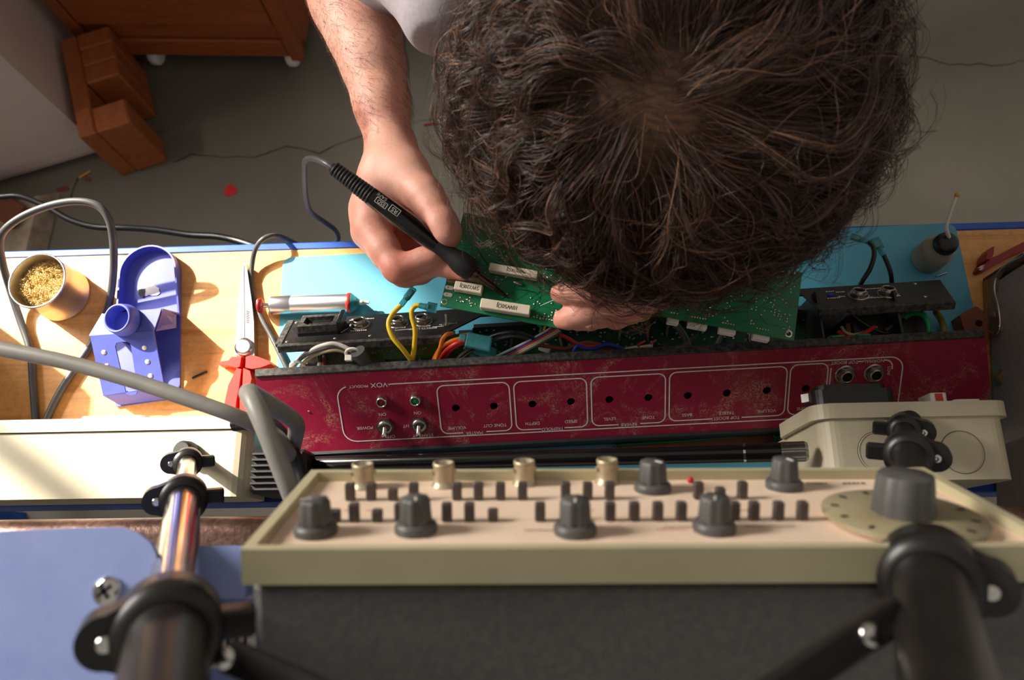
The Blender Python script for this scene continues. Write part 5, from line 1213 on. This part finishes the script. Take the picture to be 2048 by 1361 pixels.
# ------------------------------------------------------------------ hair
def hair_mat(name, stops, rough=.38):
    m, nt, b = nodes(name); g = nt.nodes.new('ShaderNodeNewGeometry'); r = ramp(nt, g.outputs['Random Per Island'], stops)
    nt.links.new(r.outputs[0], b.inputs['Base Color']); b.inputs['Roughness'].default_value = rough; b.inputs['Specular IOR Level'].default_value = .55
hair_mat('hair', [(0, lin((40, 27, 22))), (.55, lin((66, 45, 35))), (.85, lin((106, 72, 52))), (1, lin((156, 114, 86)))])
hair_mat('arm_hair', [(0, lin((70, 42, 28))), (1, lin((120, 80, 52)))])
def strands_mesh(P, rad, name, mat, sides=3):        # P: (S, T, 3); rad: (S, T)
    S_, T_, _ = P.shape; tn = np.gradient(P, axis=1); tn /= np.linalg.norm(tn, axis=2, keepdims=True) + 1e-9
    ref = np.broadcast_to(np.array([.31, .53, .79]), tn.shape); u = np.cross(tn, ref); u /= np.linalg.norm(u, axis=2, keepdims=True) + 1e-9; w = np.cross(tn, u)
    vs = []
    for k in range(sides):
        a = 2 * math.pi * k / sides; vs.append(P + rad[..., None] * (u * math.cos(a) + w * math.sin(a)))
    Vx = np.stack(vs, 2).reshape(-1, 3)
    base = (np.arange(S_)[:, None, None] * T_ + np.arange(T_ - 1)[None, :, None]) * sides; k = np.arange(sides)[None, None, :]; k2 = (k + 1) % sides
    Q = np.stack([base + k, base + k2, base + sides + k2, base + sides + k], -1).reshape(-1, 4)
    me = bpy.data.meshes.new(name); me.vertices.add(len(Vx)); me.vertices.foreach_set('co', Vx.astype(np.float32).ravel())
    me.loops.add(Q.size); me.loops.foreach_set('vertex_index', Q.astype(np.int32).ravel()); me.polygons.add(len(Q)); me.polygons.foreach_set('loop_start', np.arange(0, Q.size, 4, dtype=np.int32))
    me.polygons.foreach_set('use_smooth', np.ones(len(Q), bool)); me.materials.append(mat); me.update(calc_edges=True); return me
EX, EY, EZ, HEn = [np.array(v) for v in (eX, eY, eZ, HE)]
def lock_set(nl, ms, T_, th_rng, dth, layer, curl, seed, width=.0035, flip=0.0, phi_rng=(0, 2 * math.pi), rmin=.00013, grav=.02, wavy=.10):
    g = np.random.default_rng(seed); t = np.linspace(0, 1, T_)[None, :]
    c0, c1 = math.cos(th_rng[0]), math.cos(th_rng[1]); th0 = np.arccos(c0 + (c1 - c0) * g.random(nl))[:, None]; ph0 = (phi_rng[0] + (phi_rng[1] - phi_rng[0]) * g.random(nl))[:, None]
    dt = g.uniform(*dth, (nl, 1)); ly = g.uniform(*layer, (nl, 1)); cr = g.uniform(*curl, (nl, 1)); om = g.uniform(1.2, 3.2, (nl, 1)) * 2 * math.pi * g.choice([-1, 1], (nl, 1)); p0 = g.uniform(0, 6.28, (nl, 1))
    tw = g.normal(.28, .30, (nl, 1)); fl_ = g.uniform(0, 1, (nl, 1)) * flip
    th = th0 + dt * t * (1 - .15 * t); sm = np.clip(t * 3.2, 0, 1); sm = sm * sm * (3 - 2 * sm)
    rad = .735 + (ly - .735) * sm + fl_ * np.clip(t - .55, 0, 1) ** 1.5
    ph = ph0 + (tw * t + wavy * np.sin(om * .45 * t + p0) * t) / np.maximum(np.sin(th), .35)
    def pos(th, ph, rad): return HEn + rad[..., None] * (.128 * (np.sin(th) * np.cos(ph))[..., None] * EX + .120 * (np.sin(th) * np.sin(ph))[..., None] * EY + .104 * np.cos(th)[..., None] * EZ)
    C_ = pos(th, ph, rad)
    out = C_ - HEn; out /= np.linalg.norm(out, axis=2, keepdims=True); tn = np.gradient(C_, axis=1); tn /= np.linalg.norm(tn, axis=2, keepdims=True) + 1e-9; bn = np.cross(tn, out)
    amp_ = cr * (.12 + .88 * t ** 1.6); a = om * t ** 1.25 + p0
    C_ = C_ + amp_[..., None] * (np.cos(a)[..., None] * out * .75 + np.sin(a)[..., None] * bn) - np.array([0, 0, 1.0]) * (grav * t ** 2 * np.clip(np.sin(th) - .25, 0, 1))[..., None]
    # strands of each lock
    n = nl * ms; U = g.normal(0, 1, (nl, ms, 1)); W_ = g.normal(0, 1, (nl, ms, 1)); sp = width * (1.0 - .62 * t[None])
    P = C_[:, None] + (U * sp)[..., None] * bn[:, None] + (W_ * sp * .7)[..., None] * out[:, None]
    fz = g.normal(0, 1, (nl, ms, 4)); tt = t[None]
    for q in range(2): P += (fz[..., q:q + 1] * .0011 * np.sin(tt * (5 + 6 * q) + fz[..., q + 2:q + 3] * 3))[..., None] * (bn if q else out)[:, None]
    sh_ = g.uniform(-.25, .25, (nl, ms, 1, 1)) * tn[:, None] * .02 * tt[..., None]; P = (P + sh_).reshape(n, T_, 3)
    R_ = g.uniform(rmin, rmin * 1.7, (n, 1)) * (1 - .55 * np.linspace(0, 1, T_)[None, :] ** 3); return P, R_
sets = [lock_set(230, 16, 26, (.0, .75), (.75, 1.35), (.84, .98), (.002, .006), 1, .0048, wavy=.22),
        lock_set(420, 13, 28, (.4, 1.35), (.55, 1.1), (.88, 1.05), (.004, .010), 2, .0036, .2, wavy=.22),
        lock_set(260, 10, 32, (.8, 1.6), (.40, .85), (.92, 1.08), (.007, .014), 3, .0026, .5, grav=.035, wavy=.2),
        lock_set(150, 5, 36, (.7, 1.6), (.45, 1.0), (.98, 1.12), (.009, .018), 4, .0020, .55, rmin=.00012, wavy=.25),
        lock_set(70, 6, 40, (1.0, 1.6), (.35, .7), (.96, 1.08), (.014, .024), 6, .0018, .5, rmin=.00012, wavy=.25),
        lock_set(90, 5, 40, (1.15, 1.62), (.3, .65), (1.0, 1.08), (.010, .020), 7, .0020, .7, phi_rng=(-1.0, .9), rmin=.00012, wavy=.25),
        lock_set(420, 1, 32, (.0, 1.6), (.5, 1.2), (.98, 1.12), (.004, .018), 5, .0015, .4, rmin=.00011, wavy=.3)]
T0 = max(s_[0].shape[1] for s_ in sets); hs = []
hme = [strands_mesh(P, R_, 'hair', M_['hair']) for P, R_ in sets]
hb = bmesh.new()
for me in hme: hb.from_mesh(me)
big = bpy.data.meshes.new('hair'); hb.to_mesh(big); hb.free(); big.materials.append(M_['hair'])
for me in hme: bpy.data.meshes.remove(me)
ho = inst(big, 'hair', I4, person); ho['label'] = 'mop of dark brown curly hair'; ho['kind'] = 'stuff'
m = MB(); Q = Matrix(((eX.x, eY.x, eZ.x, HE.x), (eX.y, eY.y, eZ.y, HE.y), (eX.z, eY.z, eZ.z, HE.z), (0, 0, 0, 1)))
prof = [(math.sin(math.radians(a)), math.cos(math.radians(a))) for a in range(0, 116, 6)]; prof[0] = (1e-4, 1)
m.lathe(prof, 40, Q @ S(.128 * .72, .120 * .72, .104 * .72), True, False)
pm('scalp_hair', (104, 70, 46), .7, c2=(58, 38, 28), scale=120, sc=(1, 1, 6))
m.build('hair_base', M_['scalp_hair'], person)
# fine hair of the forearm, rooted on the skin
g = np.random.default_rng(8); T_ = 6; nv = len(bme.vertices); nrm = np.empty(nv * 3, np.float32); bme.vertices.foreach_get('normal', nrm); nrm = nrm.reshape(-1, 3)
a_, b_ = np.array(ELR), np.array(pw(781, 285, .868)); ax = (b_ - a_) / np.linalg.norm(b_ - a_); q = (co - a_) @ ax; dd = np.linalg.norm(co - a_ - q[:, None] * ax, axis=1)
idx = np.where((q > -.02) & (q < np.linalg.norm(b_ - a_)) & (dd < .06) & (nrm[:, 2] > -.3))[0]; idx = g.choice(idx, 1700); n = len(idx)
c, o = co[idx].astype(float), nrm[idx].astype(float); side = np.cross(o, ax); side /= np.linalg.norm(side, axis=1, keepdims=True) + 1e-9
t = np.linspace(0, 1, T_); L = g.uniform(.006, .014, n)
P = (c - o * .0003)[:, None] + (L[:, None] * t)[..., None] * (ax * .75 + side * (g.normal(.35, .45, n))[:, None])[:, None] + (L[:, None] * (.30 * t - .20 * t * t))[..., None] * o[:, None]
ah = inst(strands_mesh(P, np.full((n, T_), .00010) * (1 - .6 * t)[None], 'arm_hair', M_['arm_hair']), 'arm_hair', I4, person); ah['kind'] = 'stuff'
# ------------------------------------------------------------------ soldering iron in the hand
tip, tail = at(1019, 598, ZB1 + .0022), at(667, 337, .920)
d = (tail - tip).normalized(); IM = frame(tip, d.orthogonal(), d); LI = (tail - tip).length
px_along = lambda x: LI * (x - 1019) / (667 - 1019)
si = thing('soldering_iron', (tip + tail) / 2, 'black pencil soldering iron held in the bare hand, cord trailing', 'soldering iron')
sg = px_along(944); sc_ = px_along(905)
pm('iron_steel', (122, 96, 80), .35, 1.0, c2=(88, 66, 54), scale=40, sc=(30, 30, 3))
pm('iron_tip', (60, 54, 50), .4, .9, scale=60)
MB().lathe([(.0004, 0), (.0010, .004), (.0018, .009), (.0020, .016)], 16, IM, True, True).build('tip', M_['iron_tip'], si)
MB().lathe([(.0024, .014), (.0034, .018), (.0036, .022), (.0036, sg)], 24, IM, True, True).build('heater_sleeve', M_['iron_steel'], si)
MB().lathe([(.0044, sg - .006), (.0050, sg - .005), (.0050, sg - .002), (.0044, sg)], 24, IM, True, True).build('brass_collar', M_['iron_steel'], si)
MB().lathe([(.0050, sg - .0005), (.0080, sg), (.0088, sg + .002), (.0092, sg + .008), (.0088, sg + .013), (.0072, sg + .019), (.0062, sg + .026), (.0064, sg + .034)], 32, IM, True, True).build('grip', M_['rubber_black'], si)
e = px_along(742)
hd = MB().lathe([(.0064, sg + .034), (.0076, sg + .046), (.0084, sg + .058), (.0080, sg + .072), (.0072, e)], 32, IM, True, True).build('handle', M_['gloss_black'], si)
MB().lathe([(.0058, e), (.0052, LI - .004), (.0036, LI + .002)], 20, IM, True, True).build('strain_relief_core', M_['rubber_black'], si)
nr = 13; rg = MB().lathe([(.0050, -.0011), (.0066, -.0009), (.0066, .0009), (.0050, .0011)], 20, None, True, False).mesh('relief_rib', M_['rubber_black'])
for k in range(nr):
    f = (k + .5) / nr; inst(rg, 'relief_rib', IM @ T(0, 0, e + (LI - e) * f) @ S(1.04 - .16 * f, 1.04 - .16 * f, 1), si)
# print on the handle: wraps round the side that faces up
upv = (V((0, 0, 1)) - d * d.z).normalized(); HMx = frame(tip, -d, upv)          # x runs toward the tip, z up
def on_handle(m, txt, size, dist, ang, rad, flip=180, boxw=None):
    vs, fs = text_geo(txt, size); rr = rad + .00025; out = []
    for x, y, z in vs:
        if flip: x, y = -x, -y
        a = ang + y / rr; p = HMx @ V((-dist + x, rr * math.sin(a), rr * math.cos(a))); out.append(p)
    m.add(out, fs)
def hframe(m, w, h, dist, ang, rad):
    rr = rad + .00025; P = resample([(-w, -h), (w, -h), (w, h), (-w, h)], .0008, True); L = []
    for p in P:
        a = ang + p.y / rr; L.append(HMx @ V((-dist + p.x, rr * math.sin(a), rr * math.cos(a))))
    m.tube(L + [L[0]], .00022, 4, False)
m = MB(); on_handle(m, 'SAFE', .0042, px_along(757), .42, .0076); on_handle(m, 'ESD', .0040, px_along(762), -.18, .0076); hframe(m, .0048, .0021, px_along(762), -.18, .0076)
on_handle(m, 'RS', .0050, px_along(786), .0, .0081); hframe(m, .0040, .0027, px_along(786), .0, .0081)
m.build('handle_lettering', M_['white_print'], hd)
cd = MB().tube(crv([tail, at(648, 325, .918), at(626, 317, .905), at(611, 322, .88), at(609, 345, .85), at(612, 395, .80), at(622, 424, .77), at(650, 445, .74), at(670, 460, .72), at(677, 476, .70), at(668, 488, .69), at(640, 500, .68), at(612, 497, .69), at(585, 484, .72), at(556, 472, .757), at(530, 476, .768), at(512, 496, .764), at(504, 530, .757), at(503, 565, .754), at(509, 600, .754), at(522, 635, .754), at(541, 670, .754), at(560, 708, .755), at(576, 742, .755)], 6), .0024, 10).build('cord', M_['cable_dark'], si)
